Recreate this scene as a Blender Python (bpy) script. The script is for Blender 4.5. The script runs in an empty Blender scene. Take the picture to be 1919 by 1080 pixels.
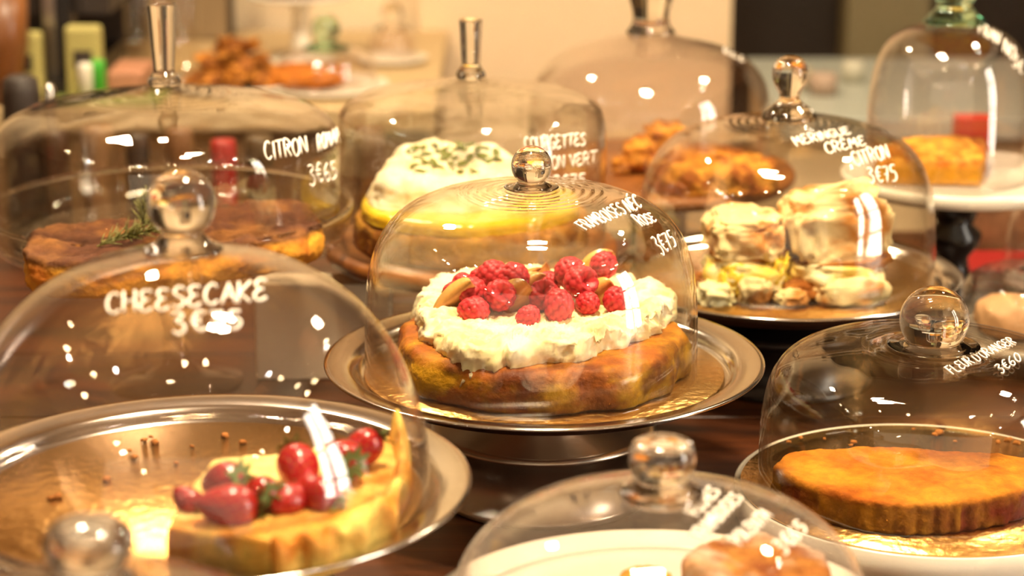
import bpy, bmesh, math, random
import numpy as np
from mathutils import Vector, noise, Matrix
random.seed(7)
PI = math.pi
# ------------------------------------------------------------------ camera, world, lights, exposure
CAMH, PITCH, F = 0.64, math.radians(15.5), 4200.0
sc = bpy.context.scene
C = sc.collection
cam_d = bpy.data.cameras.new('camera'); cam = bpy.data.objects.new('camera', cam_d); C.objects.link(cam)
cam.location = (0, 0, CAMH); cam.rotation_euler = (PI/2 - PITCH, 0, 0)
cam_d.sensor_width = 36; cam_d.lens = F/1919*36
cam_d.dof.use_dof = True; cam_d.dof.focus_distance = 1.70; cam_d.dof.aperture_fstop = 4.2
cam_d.clip_start = 0.05
sc.camera = cam
vs = sc.view_settings
vs.view_transform = 'Standard'; vs.look = 'None'; vs.gamma = 1; vs.use_curve_mapping = False
vs.exposure = 0.0
cy = sc.cycles
cy.max_bounces = 16; cy.diffuse_bounces = 3; cy.glossy_bounces = 5; cy.transmission_bounces = 10
cy.transparent_max_bounces = 40; cy.sample_clamp_indirect = 6; cy.sample_clamp_direct = 0
cy.caustics_refractive = True; cy.caustics_reflective = False
cy.use_denoising = True
w = bpy.data.worlds.new('world'); sc.world = w; w.use_nodes = True
wb = w.node_tree.nodes['Background']; wb.inputs[0].default_value = (1.0, 0.81, 0.55, 1); wb.inputs[1].default_value = 1.0

def area(name, loc, rot, sx, sy, power, col, shape='RECTANGLE'):
    l = bpy.data.lights.new(name, 'AREA'); l.shape = shape; l.size = sx; l.size_y = sy
    l.energy = power; l.color = col
    o = bpy.data.objects.new(name, l); C.objects.link(o); o.location = loc; o.rotation_euler = rot
    return o
WARM = (1.0, 0.815, 0.555)
area('ceiling_lamp_light', (0.02, 1.48, 1.42), (0, 0, 0), 0.19, 0.085, 20, WARM, 'ELLIPSE')
area('ceiling_lamp_light', (0.02, 1.70, 1.42), (0, 0, 0), 0.19, 0.085, 20, WARM, 'ELLIPSE')
area('ceiling_lamp_light', (-0.62, 2.7, 1.42), (0, 0, 0), 0.14, 0.14, 22, WARM, 'DISK')
area('ceiling_lamp_light', (0.9, 2.5, 1.42), (0, 0, 0), 0.14, 0.14, 18, WARM, 'DISK')
area('window_daylight', (2.33, 0.75, 0.55), (0, PI/2, 0), 2.0, 0.60, 85, (1.0, 0.90, 0.76))

# ------------------------------------------------------------------ helpers
SP, CP = math.sin(PITCH), math.cos(PITCH)
def ray(u, v):
    a, b = (u-959.5)/F, (540-v)/F
    return Vector((a, CP + b*SP, -SP + b*CP))
def at(u, v, z):
    d = ray(u, v); t = (z-CAMH)/d.z
    return Vector((0, 0, CAMH)) + d*t
def at_d(u, v, D):
    d = ray(u, v); return Vector((0, 0, CAMH)) + d*(D/d.y)
def depth(p): return p.y*CP - (p.z-CAMH)*SP
def zfor(c, v):
    k = (540-v)/F
    return CAMH + c.y*(k*CP - SP)/(CP + k*SP)
def srgb(h, g=None, b=None):
    if g is None: r, g, b = [int(h[i:i+2], 16) for i in (0, 2, 4)]
    else: r = h
    f = lambda c: (c/255/12.92) if c/255 <= .04045 else ((c/255+.055)/1.055)**2.4
    return (f(r), f(g), f(b), 1)

def tag(o, label=None, cat=None, group=None, kind=None):
    if label: o['label'] = label
    if cat: o['category'] = cat
    if group: o['group'] = group
    if kind: o['kind'] = kind
    return o
def empty(name, loc, label, cat, group=None, rz=0):
    o = bpy.data.objects.new(name, None); C.objects.link(o); o.location = loc; o.rotation_euler.z = rz
    o.empty_display_size = .02
    return tag(o, label, cat, group)
def mkmesh(name, V, Fc, mat, smooth=True):
    me = bpy.data.meshes.new(name); me.from_pydata([tuple(v) for v in V], [], Fc); me.update()
    if smooth: me.shade_smooth()
    if mat: me.materials.append(mat)
    return me
def link(name, me, parent=None, loc=(0, 0, 0), rot=(0, 0, 0), scale=(1, 1, 1)):
    o = bpy.data.objects.new(name, me); C.objects.link(o)
    o.location = loc; o.rotation_euler = rot; o.scale = scale
    if parent: o.parent = parent
    return o
def obj(name, V, Fc, mat, parent=None, loc=(0, 0, 0), smooth=True, rot=(0, 0, 0)):
    return link(name, mkmesh(name, V, Fc, mat, smooth), parent, loc, rot)

def lathe(prof, n=96, V=None, Fc=None, cx=0, cy=0):
    """prof: list of (r,z); r==0 collapses to a pole."""
    V = [] if V is None else V; Fc = [] if Fc is None else Fc
    prev = None
    for (r, z) in prof:
        if r <= 1e-6:
            V.append((cx, cy, z)); cur = [len(V)-1]
        else:
            s = len(V)
            for i in range(n):
                a = 2*PI*i/n; V.append((cx+r*math.cos(a), cy+r*math.sin(a), z))
            cur = list(range(s, s+n))
        if prev is not None:
            if len(prev) == 1 and len(cur) > 1:
                for i in range(n): Fc.append((prev[0], cur[(i+1) % n], cur[i]))
            elif len(cur) == 1 and len(prev) > 1:
                for i in range(n): Fc.append((prev[i], prev[(i+1) % n], cur[0]))
            elif len(cur) > 1:
                for i in range(n): Fc.append((prev[i], prev[(i+1) % n], cur[(i+1) % n], cur[i]))
        prev = cur
    return V, Fc
def catmull(pts, k=6):
    P = [np.array(p, float) for p in pts]; P = [2*P[0]-P[1]] + P + [2*P[-1]-P[-2]]
    out = []
    for i in range(1, len(P)-2):
        for j in range(k):
            t = j/k
            out.append(tuple(.5*((2*P[i])+(-P[i-1]+P[i+1])*t+(2*P[i-1]-5*P[i]+4*P[i+1]-P[i+2])*t*t+(-P[i-1]+3*P[i]-3*P[i+1]+P[i+2])*t**3)))
    out.append(tuple(P[-2])); return out
def box(x0, x1, y0, y1, z0, z1, V=None, Fc=None):
    V = [] if V is None else V; Fc = [] if Fc is None else Fc
    s = len(V)
    V += [(x0,y0,z0),(x1,y0,z0),(x1,y1,z0),(x0,y1,z0),(x0,y0,z1),(x1,y0,z1),(x1,y1,z1),(x0,y1,z1)]
    Fc += [tuple(s+i for i in f) for f in ((3,2,1,0),(4,5,6,7),(0,1,5,4),(1,2,6,5),(2,3,7,6),(3,0,4,7))]
    return V, Fc
def bevel(o, wd, seg=2):
    m = o.modifiers.new('bevel', 'BEVEL'); m.width = wd; m.segments = seg; m.limit_method = 'ANGLE'
    return o
def tube(path, r, V=None, Fc=None, n=6, cap=True):
    V = [] if V is None else V; Fc = [] if Fc is None else Fc
    P = [Vector(p) for p in path]; prev = None
    for i, p in enumerate(P):
        d = (P[min(i+1, len(P)-1)] - P[max(i-1, 0)])
        if d.length < 1e-9: d = Vector((0, 0, 1))
        d.normalize(); a = d.orthogonal().normalized() if i == 0 else (a - d*a.dot(d)).normalized()
        b = d.cross(a); rr = r[i] if isinstance(r, (list, tuple)) else r
        s = len(V)
        for k in range(n):
            t = 2*PI*k/n; V.append(tuple(p + a*math.cos(t)*rr + b*math.sin(t)*rr))
        cur = list(range(s, s+n))
        if prev:
            for k in range(n): Fc.append((prev[k], prev[(k+1) % n], cur[(k+1) % n], cur[k]))
        elif cap: Fc.append(tuple(reversed(cur)))
        prev = cur
    if cap: Fc.append(tuple(prev))
    return V, Fc

# ------------------------------------------------------------------ materials
def newmat(name):
    m = bpy.data.materials.new(name); m.use_nodes = True; nt = m.node_tree
    b = nt.nodes['Principled BSDF']; return m, nt, b
def N(nt, t, **kw):
    n = nt.nodes.new(t)
    for k, v in kw.items():
        if k.startswith('i_'): n.inputs[k[2:].replace('_', ' ')].default_value = v
        else: setattr(n, k, v)
    return n
def simple(name, col, rough=.5, metal=0, bump=0, bscale=60, spec=.5, noise_amt=0, nscale=8, coat=0):
    m, nt, b = newmat(name)
    b.inputs['Base Color'].default_value = col; b.inputs['Roughness'].default_value = rough
    b.inputs['Metallic'].default_value = metal; b.inputs['Specular IOR Level'].default_value = spec
    b.inputs['Coat Weight'].default_value = coat
    tc = N(nt, 'ShaderNodeTexCoord')
    if noise_amt:
        n = N(nt, 'ShaderNodeTexNoise'); n.inputs['Scale'].default_value = nscale; n.inputs['Detail'].default_value = 5
        nt.links.new(tc.outputs['Object'], n.inputs['Vector'])
        mx = N(nt, 'ShaderNodeMix', data_type='RGBA')
        mx.inputs[6].default_value = tuple(c*(1-noise_amt) for c in col[:3])+(1,)
        mx.inputs[7].default_value = tuple(min(1, c*(1+noise_amt)) for c in col[:3])+(1,)
        nt.links.new(n.outputs['Fac'], mx.inputs[0]); nt.links.new(mx.outputs[2], b.inputs['Base Color'])
    if bump:
        n = N(nt, 'ShaderNodeTexNoise'); n.inputs['Scale'].default_value = bscale; n.inputs['Detail'].default_value = 6
        nt.links.new(tc.outputs['Object'], n.inputs['Vector'])
        bp = N(nt, 'ShaderNodeBump'); bp.inputs['Strength'].default_value = bump; bp.inputs['Distance'].default_value = .002
        nt.links.new(n.outputs['Fac'], bp.inputs['Height']); nt.links.new(bp.outputs[0], b.inputs['Normal'])
    return m
def colmat(name, rough=.7, bump=.5, bscale=250, sss=0, coat=0, spec=.4, var=.25, vscale=90):
    """food: per-vertex colour of the stuff itself, broken up by fine noise"""
    m, nt, b = newmat(name)
    at_ = N(nt, 'ShaderNodeAttribute', attribute_name='Col')
    tc = N(nt, 'ShaderNodeTexCoord')
    n = N(nt, 'ShaderNodeTexNoise'); n.inputs['Scale'].default_value = vscale; n.inputs['Detail'].default_value = 6; n.inputs['Roughness'].default_value = .65
    nt.links.new(tc.outputs['Object'], n.inputs['Vector'])
    mr = N(nt, 'ShaderNodeMapRange'); mr.inputs[1].default_value = .3; mr.inputs[2].default_value = .7
    mr.inputs[3].default_value = 1-var; mr.inputs[4].default_value = 1+var
    nt.links.new(n.outputs['Fac'], mr.inputs[0])
    mx = N(nt, 'ShaderNodeVectorMath', operation='SCALE')
    nt.links.new(at_.outputs['Color'], mx.inputs[0]); nt.links.new(mr.outputs[0], mx.inputs['Scale'])
    nt.links.new(mx.outputs[0], b.inputs['Base Color'])
    b.inputs['Roughness'].default_value = rough; b.inputs['Specular IOR Level'].default_value = spec
    b.inputs['Coat Weight'].default_value = coat; b.inputs['Coat Roughness'].default_value = .15
    if sss:
        b.inputs['Subsurface Weight'].default_value = sss; b.inputs['Subsurface Radius'].default_value = (1, .6, .3); b.inputs['Subsurface Scale'].default_value = .004
    n2 = N(nt, 'ShaderNodeTexNoise'); n2.inputs['Scale'].default_value = bscale; n2.inputs['Detail'].default_value = 8
    nt.links.new(tc.outputs['Object'], n2.inputs['Vector'])
    bp = N(nt, 'ShaderNodeBump'); bp.inputs['Strength'].default_value = bump; bp.inputs['Distance'].default_value = .0015
    nt.links.new(n2.outputs['Fac'], bp.inputs['Height']); nt.links.new(bp.outputs[0], b.inputs['Normal'])
    return m
def thin_glass(name, ring_r=.05, ring_amp=.4, ring_freq=900, wave=.25, tint=(.985, .975, .955), edge=(.90, .87, .83), wscale=14):
    """blown glass wall: clear straight through, fresnel reflection off each face, wavy surface"""
    m = bpy.data.materials.new(name); m.use_nodes = True; nt = m.node_tree; nt.nodes.clear()
    out = N(nt, 'ShaderNodeOutputMaterial'); L = nt.links.new
    tc = N(nt, 'ShaderNodeTexCoord'); geo = N(nt, 'ShaderNodeNewGeometry')
    mp = N(nt, 'ShaderNodeMapping'); mp.inputs['Scale'].default_value = (1, 1, .45); L(tc.outputs['Object'], mp.inputs['Vector'])
    n = N(nt, 'ShaderNodeTexNoise'); n.inputs['Scale'].default_value = wscale; n.inputs['Detail'].default_value = 1.5
    L(mp.outputs[0], n.inputs['Vector'])
    sep = N(nt, 'ShaderNodeSeparateXYZ'); L(tc.outputs['Object'], sep.inputs[0])
    def M(op, a, b=None, c=None):
        x = N(nt, 'ShaderNodeMath', operation=op)
        for i, q in enumerate((a, b, c)):
            if q is None: continue
            if isinstance(q, (int, float)): x.inputs[i].default_value = q
            else: L(q, x.inputs[i])
        return x.outputs[0]
    r = M('SQRT', M('ADD', M('MULTIPLY', sep.outputs[0], sep.outputs[0]), M('MULTIPLY', sep.outputs[1], sep.outputs[1])))
    rr = M('ADD', r, M('MULTIPLY', n.outputs['Fac'], .022))
    mask = N(nt, 'ShaderNodeMapRange'); mask.interpolation_type = 'SMOOTHSTEP'
    mask.inputs[1].default_value = ring_r; mask.inputs[2].default_value = ring_r*1.25
    mask.inputs[3].default_value = 1; mask.inputs[4].default_value = 0
    L(r, mask.inputs[0])
    rings = M('MULTIPLY', M('MULTIPLY', M('SINE', M('MULTIPLY', rr, ring_freq)), mask.outputs[0]), ring_amp*.0006)
    h = M('ADD', rings, M('MULTIPLY', n.outputs['Fac'], wave*.012))
    bp = N(nt, 'ShaderNodeBump'); bp.inputs['Strength'].default_value = 1; bp.inputs['Distance'].default_value = 1
    L(h, bp.inputs['Height'])
    dot = N(nt, 'ShaderNodeVectorMath', operation='DOT_PRODUCT'); L(bp.outputs[0], dot.inputs[0]); L(geo.outputs['Incoming'], dot.inputs[1])
    c = M('MINIMUM', M('ABSOLUTE', dot.outputs['Value']), 1)
    f5 = M('POWER', M('SUBTRACT', 1, c), 5)
    fr = M('MULTIPLY_ADD', f5, .93, .045)
    gl = N(nt, 'ShaderNodeBsdfGlossy'); gl.inputs['Roughness'].default_value = 0.0; gl.inputs['Color'].default_value = (1, .98, .96, 1)
    L(bp.outputs[0], gl.inputs['Normal'])
    tr = N(nt, 'ShaderNodeBsdfTransparent')
    mc = N(nt, 'ShaderNodeMix', data_type='RGBA'); mc.inputs[6].default_value = tint+(1,); mc.inputs[7].default_value = edge+(1,)
    L(M('POWER', M('SUBTRACT', 1, c), 3), mc.inputs[0]); L(mc.outputs[2], tr.inputs['Color'])
    ms = N(nt, 'ShaderNodeMixShader'); L(fr, ms.inputs[0]); L(tr.outputs[0], ms.inputs[1]); L(gl.outputs[0], ms.inputs[2])
    L(ms.outputs[0], out.inputs['Surface'])
    return m
def solid_glass(name, col=(1, .985, .96, 1), rough=0.0):
    m = bpy.data.materials.new(name); m.use_nodes = True; nt = m.node_tree; nt.nodes.clear()
    out = N(nt, 'ShaderNodeOutputMaterial'); g = N(nt, 'ShaderNodeBsdfGlass'); g.inputs['IOR'].default_value = 1.47
    g.inputs['Color'].default_value = col; g.inputs['Roughness'].default_value = rough
    tc = N(nt, 'ShaderNodeTexCoord'); n = N(nt, 'ShaderNodeTexNoise'); n.inputs['Scale'].default_value = 45; n.inputs['Detail'].default_value = 1
    nt.links.new(tc.outputs['Object'], n.inputs['Vector'])
    bp = N(nt, 'ShaderNodeBump'); bp.inputs['Strength'].default_value = .25; bp.inputs['Distance'].default_value = .002
    nt.links.new(n.outputs['Fac'], bp.inputs['Height']); nt.links.new(bp.outputs[0], g.inputs['Normal'])
    nt.links.new(g.outputs[0], out.inputs['Surface']); return m
def woodmat(name, c1, c2, scale=6, stretch=(1, 12, 1), rough=.35, planks=0, coat=.3):
    m, nt, b = newmat(name); L = nt.links.new
    tc = N(nt, 'ShaderNodeTexCoord'); mp = N(nt, 'ShaderNodeMapping'); mp.inputs['Scale'].default_value = stretch
    L(tc.outputs['Object'], mp.inputs[0])
    n = N(nt, 'ShaderNodeTexNoise'); n.inputs['Scale'].default_value = scale; n.inputs['Detail'].default_value = 8; n.inputs['Distortion'].default_value = .8
    L(mp.outputs[0], n.inputs['Vector'])
    cr = N(nt, 'ShaderNodeValToRGB'); cr.color_ramp.elements[0].position = .3; cr.color_ramp.elements[1].position = .72
    cr.color_ramp.elements[0].color = c1; cr.color_ramp.elements[1].color = c2
    L(n.outputs['Fac'], cr.inputs[0]); L(cr.outputs[0], b.inputs['Base Color'])
    b.inputs['Roughness'].default_value = rough; b.inputs['Coat Weight'].default_value = coat; b.inputs['Coat Roughness'].default_value = .25
    bp = N(nt, 'ShaderNodeBump'); bp.inputs['Strength'].default_value = .25; bp.inputs['Distance'].default_value = .002
    L(n.outputs['Fac'], bp.inputs['Height']); L(bp.outputs[0], b.inputs['Normal'])
    return m
def emit(name, col, s):
    m, nt, b = newmat(name); b.inputs['Base Color'].default_value = col
    b.inputs['Emission Color'].default_value = col; b.inputs['Emission Strength'].default_value = s
    m.cycles.emission_sampling = 'NONE'
    return m
def steelmat(name, rough=.16, col=(.80, .75, .68, 1)):
    m, nt, b = newmat(name); L = nt.links.new
    b.inputs['Base Color'].default_value = col; b.inputs['Metallic'].default_value = 1; b.inputs['Roughness'].default_value = rough
    tc = N(nt, 'ShaderNodeTexCoord'); n = N(nt, 'ShaderNodeTexNoise'); n.inputs['Scale'].default_value = 9; n.inputs['Detail'].default_value = 3
    L(tc.outputs['Object'], n.inputs['Vector'])
    bp = N(nt, 'ShaderNodeBump'); bp.inputs['Strength'].default_value = .15; bp.inputs['Distance'].default_value = .004
    L(n.outputs['Fac'], bp.inputs['Height']); L(bp.outputs[0], b.inputs['Normal'])
    return m
M_glass_knob = solid_glass('clear_solid_glass')
M_green_knob = solid_glass('green_solid_glass', (.82, .96, .87, 1))
M_dish = thin_glass('glass_dish_wall', ring_r=.01, wave=.2)
M_ink = simple('white_marker_ink', srgb(250, 240, 225), .6)
M_steel = steelmat('polished_steel', .15, (.64, .59, .53, 1))
M_steel_r = steelmat('satin_steel', .28, (.55, .49, .42, 1))
M_gold = simple('gold_card', (.84, .50, .16, 1), .25, 1, bump=.55, bscale=110)
M_table = woodmat('dark_table_wood', srgb('1c0c04'), srgb('5c2d0e'), 3, (1, 9, 1), .38, coat=.08)
M_board = woodmat('reddish_board_wood', srgb('643410'), srgb('aa6a28'), 4, (1, 7, 1), .45)
M_porc = simple('white_porcelain', srgb(238, 228, 208), .25, coat=.4)
M_wall = simple('cream_paint', srgb(240, 216, 178), .8, noise_amt=.02, nscale=1.5)
M_wall2 = simple('peach_paint', srgb(232, 204, 166), .8)
M_black = simple('black_lacquer', srgb(26, 20, 17), .25)
M_dark = simple('dark_brown', srgb(44, 32, 24), .6, noise_amt=.4, nscale=5)
M_beige = simple('beige_board', srgb(240, 224, 192), .75)
def paint(me, fn):
    ca = me.color_attributes.new('Col', 'FLOAT_COLOR', 'POINT')
    nv = len(me.vertices); co = np.empty(nv*3); me.vertices.foreach_get('co', co); co = co.reshape(-1, 3)
    nr = np.empty(nv*3); me.vertices.foreach_get('normal', nr); nr = nr.reshape(-1, 3)
    buf = np.ones((nv, 4))
    for i in range(nv):
        buf[i, :3] = fn(Vector(co[i]), Vector(nr[i]))[:3]
    ca.data.foreach_set('color', buf.ravel())
def mixc(a, b, t):
    t = max(0, min(1, t)); return tuple(a[i]*(1-t)+b[i]*t for i in range(3))
def fbm(p, s, o=4, seed=0):
    return noise.fractal(Vector((p[0]*s+seed, p[1]*s-seed*.7, p[2]*s+seed*1.3)), .8, 2.1, o)
def displace(me, fn):
    nv = len(me.vertices); co = np.empty(nv*3); me.vertices.foreach_get('co', co); co = co.reshape(-1, 3)
    nr = np.empty(nv*3); me.vertices.foreach_get('normal', nr); nr = nr.reshape(-1, 3)
    out = co.copy()
    for i in range(nv):
        out[i] += nr[i]*fn(Vector(co[i]), Vector(nr[i]))
    me.vertices.foreach_set('co', out.ravel()); me.update()

# ------------------------------------------------------------------ room (setting)
def struct(name, V, Fc, mat, smooth=False):
    o = obj(name, V, Fc, mat, smooth=smooth); o['kind'] = 'structure'; return o
FL = -.92
struct('floor', *box(-2.8, 2.4, -2.2, 4.6, FL-.05, FL), woodmat('floor_boards', srgb('6b4a2c'), srgb('9a7348'), 2, (1, 8, 1), .5))
struct('ceiling', *box(-2.8, 2.4, -2.2, 4.6, 1.75, 1.85), simple('ceiling_paint', srgb(205, 180, 145), .8))
struct('wall_left', *box(-2.9, -2.8, -2.2, 4.6, FL, 1.75), simple('brown_wall', srgb(120, 92, 62), .8))
V, Fc = box(2.2, 2.3, -2.2, .4, FL, 1.75); box(2.2, 2.3, 1.1, 4.6, FL, 1.75, V, Fc); box(2.2, 2.3, .4, 1.1, FL, -.5, V, Fc); box(2.2, 2.3, .4, 1.1, 1.6, 1.75, V, Fc)
struct('wall_right', V, Fc, simple('taupe_wall', srgb(110, 88, 62), .8))
V, Fc = box(2.19, 2.31, .4, .43, -.5, 1.6); box(2.19, 2.31, 1.07, 1.1, -.5, 1.6, V, Fc); box(2.19, 2.31, .4, 1.1, -.5, -.47, V, Fc); box(2.19, 2.31, .4, 1.1, 1.57, 1.6, V, Fc); box(2.19, 2.31, .4, 1.1, .72, .75, V, Fc); box(2.19, 2.31, .4, 1.1, .10, .13, V, Fc); box(2.19, 2.31, .72, .78, -.5, 1.6, V, Fc)
struct('window_1', V, Fc, simple('window_frame_paint', srgb(60, 70, 60), .5))
# back wall: bright bay, peach bay, dark opening with grey-green panel
x0 = at_d(785, 0, 3.5).x; x1 = at_d(1372, 0, 3.5).x
struct('wall_back', *box(-2.8, x0, 3.55, 3.65, FL, 1.75), M_wall)
o = struct('wall_front_bay', *box(x0, x1, 3.5, 3.65, FL, 1.75), M_wall2); o.name = 'wall_back_right'
xa, xb = at_d(1590, 0, 4.2).x, at_d(1745, 0, 4.2).x
struct('wall_recess', *box(x1, 2.4, 4.3, 4.4, FL, 1.75), M_dark)
struct('trim_1', *box(xa, xb, 4.2, 4.3, FL, 1.75), simple('grey_green_paint', srgb(150, 138, 104), .7))

# ------------------------------------------------------------------ the tables
def planks(x0, x1, y0, y1, z, mat, name, label, wd=.19):
    V, Fc = [], []
    y = y0
    while y < y1-1e-6:
        ye = min(y+wd, y1); box(x0, x1, y+.0012, ye-.0012, z-.035, z, V, Fc); y = ye
    box(x0+.02, x1-.02, y0+.02, y1-.02, z-.07, z-.036, V, Fc)
    t = empty(name, (0, 0, 0), label, 'table')
    o = obj('tabletop', V, Fc, mat, t, smooth=False); bevel(o, .0008, 1)
    for (lx, ly) in ((x0+.08, y0+.08), (x1-.08, y0+.08), (x0+.08, y1-.08), (x1-.08, y1-.08)):
        v, f = box(lx-.04, lx+.04, ly-.04, ly+.04, FL, z-.071); obj('leg', v, f, mat, t, smooth=False)
    return t
planks(-1.0, 1.15, .55, 2.56, 0, M_table, 'display_table', 'dark brown plank table under all the glass covered cakes')

# ------------------------------------------------------------------ glass domes
DOMES = {}
def offset_prof(P, d):
    out = []
    for i in range(len(P)):
        a, b = P[max(i-1, 0)], P[min(i+1, len(P)-1)]
        dx, dz = b[0]-a[0], b[1]-a[1]; l = math.hypot(dx, dz) or 1
        out.append((max(P[i][0]-dz/l*d, 0), P[i][1]+dx/l*d))   # towards the inside
    return out
def make_dome(key, u, v, rpx, zb, vtop, prof, knob, mat, label, knob_mat=None, group=None, thick=.0022, klabel=None):
    c = at(u, v, zb); c.z = zb
    R = rpx*depth(c)/F
    H = zfor(c, vtop) - zb
    P = catmull([(r*R, z*H) for r, z in prof], 8)
    P.append((0.0, P[-1][1] + .0005))
    inn = offset_prof(P, thick)
    inn = [(r, z) for r, z in inn]; inn[-1] = (0.0, P[-1][1]-thick)
    bead = [(R-thick, .0015), (R-thick*.8, .0002), (R-thick*.4, .0), (R+.0004, .0008), (R+.0006, .002)]
    loop = list(reversed(inn[1:])) + bead + P[1:]
    loop = [(0.0, loop[0][1])] + [q for q in loop if q[0] > 1e-5] + [(0.0, loop[-1][1])]
    V, Fc = lathe(loop, 128)
    o = obj('glass_dome', V, Fc, mat, loc=(c.x, c.y, zb)); tag(o, label, 'glass cover', group)
    zt = P[-1][1]
    kp = knob(R) if callable(knob) else knob
    kp = catmull(kp, 5); kp = [(max(r, 0), z) for r, z in kp]
    kp = [(0.0, kp[0][1])] + [q for q in kp if q[0] > 1e-4] + [(0.0, kp[-1][1])]
    V, Fc = lathe([(r, z+zt) for r, z in kp], 64)
    k = obj('knob', V, Fc, knob_mat or M_glass_knob, o)
    if klabel: k['label'] = klabel
    DOMES[key] = dict(c=c, R=R, H=H, P=P, o=o)
    return o
def ball_knob(rk, neck=.62, flare=1.7, fh=.55, squash=1.0):
    P = [(flare*rk*.9, -.0012), (flare*rk, .0004), (flare*rk*.75, fh*rk*.35), (neck*rk*1.08, fh*rk*.8), (neck*rk, fh*rk*1.1)]
    cz = fh*rk*1.1 + math.sqrt(max(1-neck*neck, 0))*rk*squash
    a0 = math.asin(-math.sqrt(1-neck*neck))
    for i in range(1, 11):
        a = a0 + (PI/2-a0)*i/10
        P.append((rk*math.cos(a), cz+rk*squash*math.sin(a)))
    return P
def rod_knob(rb, rt, h, foot):
    return [(foot*.9, -.001), (foot, .001), (foot*.98, .004), (rb*1.25, .0085), (rb*1.0, .012), (rb*1.0, .014), (rb+(rt-rb)*.4, h*.5), (rb+(rt-rb)*.8, h*.85),
            (rt, h-.003), (rt*.97, h-.0006), (rt*.8, h), (rt*.3, h-.0005), (0, h-.0005)]

P1 = [(1,0),(1.0,.2),(.992,.41),(.96,.60),(.89,.755),(.77,.87),(.60,.943),(.38,.98),(.12,1.0)]
P2 = [(1,0),(.99,.18),(.955,.36),(.88,.54),(.77,.70),(.62,.83),(.45,.92),(.28,.97),(.13,1)]
P3 = [(1,0),(1,.3),(1,.55),(.985,.67),(.93,.76),(.82,.825),(.66,.87),(.45,.91),(.22,.96),(.09,1)]
P4 = [(1,0),(1,.3),(1,.6),(.985,.74),(.94,.825),(.83,.88),(.64,.915),(.42,.94),(.22,.97),(.1,1)]
P5 = [(1,0),(1,.35),(.985,.54),(.93,.68),(.82,.79),(.66,.87),(.45,.93),(.25,.975),(.15,1)]
P6 = [(1,0),(1,.25),(.985,.45),(.945,.63),(.865,.775),(.74,.88),(.56,.945),(.34,.975),(.14,1)]
P7 = [(1,0),(1,.35),(.985,.56),(.92,.74),(.79,.87),(.6,.945),(.4,.985),(.2,1)]
P8 = [(1,0),(1,.28),(.988,.52),(.945,.74),(.85,.885),(.70,.955),(.5,.985),(.25,.995),(.12,1)]
P9 = [(1,0),(.99,.25),(.95,.45),(.87,.63),(.74,.79),(.58,.895),(.4,.955),(.22,.985),(.1,1)]

Z1, Z2, Z3, Z4, Z5, Z6, Z7, Z8, Z9, Z10 = .100, .125, .140, .120, .120, .090, .140, .028, .065, .040
g1 = thin_glass('dome_glass_rippled', ring_r=.050, ring_amp=1.0, ring_freq=900, wave=.42)
g2 = thin_glass('dome_glass_smooth', ring_r=.02, ring_amp=.3, wave=.20, tint=(.97, .95, .945), edge=(.93, .90, .88))
g3 = thin_glass('dome_glass_wavy', ring_r=.06, ring_amp=.45, ring_freq=600, wave=1.3, wscale=11)
g8 = thin_glass('dome_glass_wavy_low', ring_r=.05, ring_amp=.5, ring_freq=420, wave=1.3, wscale=9)
make_dome(1, 995, 693, 310, Z1+.0025, 352, P1, ball_knob(.0158, .66, 1.35, .30), g1,
          'clear glass dome over the raspberry and cream cake, rippled rings around its knob')
make_dome(2, 362, 925, 446, Z2+.0025, 468, P2, ball_knob(.0215, .60, 1.15, .50), g2,
          'tall clear dome over the strawberry cheesecake, its ball knob slightly blurred')
make_dome(3, 320, 436, 320, Z3+.003, 158, P3, rod_knob(.0095, .0135, .073, .0150), g3,
          'wide flat-topped glass dome with long rod handle over the rosemary lemon cake')
make_dome(4, 884, 450, 251, Z4+.001, 146, P4, rod_knob(.0085, .0107, .054, .0135), g3,
          'flat-topped glass dome with rod handle over the courgette lime cake')
make_dome(5, 1215, 312, 225, Z5+.001, 62, P5, [(.024, -.001), (.026, .001), (.021, .008), (.019, .016), (.021, .028), (.023, .036), (.021, .042), (.01, .0445), (0, .045)], g2,
          'blurred glass dome with thick knob over the golden crumble on a wooden stand')
make_dome(6, 1468, 526, 278, Z6+.0025, 222, P6, [(.024, -.001), (.0255, .001), (.022, .007), (.013, .0135), (.0095, .0175), (.0095, .022), (.0125, .028), (.0155, .035), (.0165, .042), (.0155, .048), (.011, .0535), (.005, .056), (0, .0565)], g1,
          'glass dome with pear shaped knob over the meringue and lemon curd cake')
make_dome(7, 1772, 328, 150, Z7+.005, 42, P7, [(.030, -.001), (.031, .001), (.024, .008), (.018, .015), (.019, .022), (.024, .03), (.024, .036), (.015, .041), (0, .042)], g2,
          'narrow bell shaped glass dome with pale green knob over the quiche slice', knob_mat=M_green_knob, klabel='pale green glass knob')
make_dome(8, 1735, 908, 313, Z8+.0025, 648, P8, ball_knob(.0262, .78, 1.35, .12), g8,
          'low wide glass dome with a big round knob over the orange blossom cake')
make_dome(9, 1235, 1170, 392, Z9+.004, 932, P9, [(.023, -.001), (.0255, .001), (.0245, .005), (.018, .0095), (.0165, .0115), (.0180, .014), (.0200, .020), (.0200, .029), (.0180, .034), (.0125, .0365), (.006, .0366), (0, .0362)], g2,
          'glass dome with squat knob over the sugar dusted cake at the front')
make_dome(10, 196, 1585, 490, Z10+.003, 1098, P9, [(.022, -.001), (.024, .001), (.02, .006), (.017, .010), (.022, .018), (.023, .026), (.018, .032), (.01, .0345), (0, .035)], g2,
          'very blurred glass dome in front of the strawberry cheesecake stand, only its top in view')
make_dome(11, 1945, 625, 148, .028, 505, P8, ball_knob(.012), g3,
          'small low glass dome behind the orange blossom cake, cut off by the frame edge')
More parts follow.
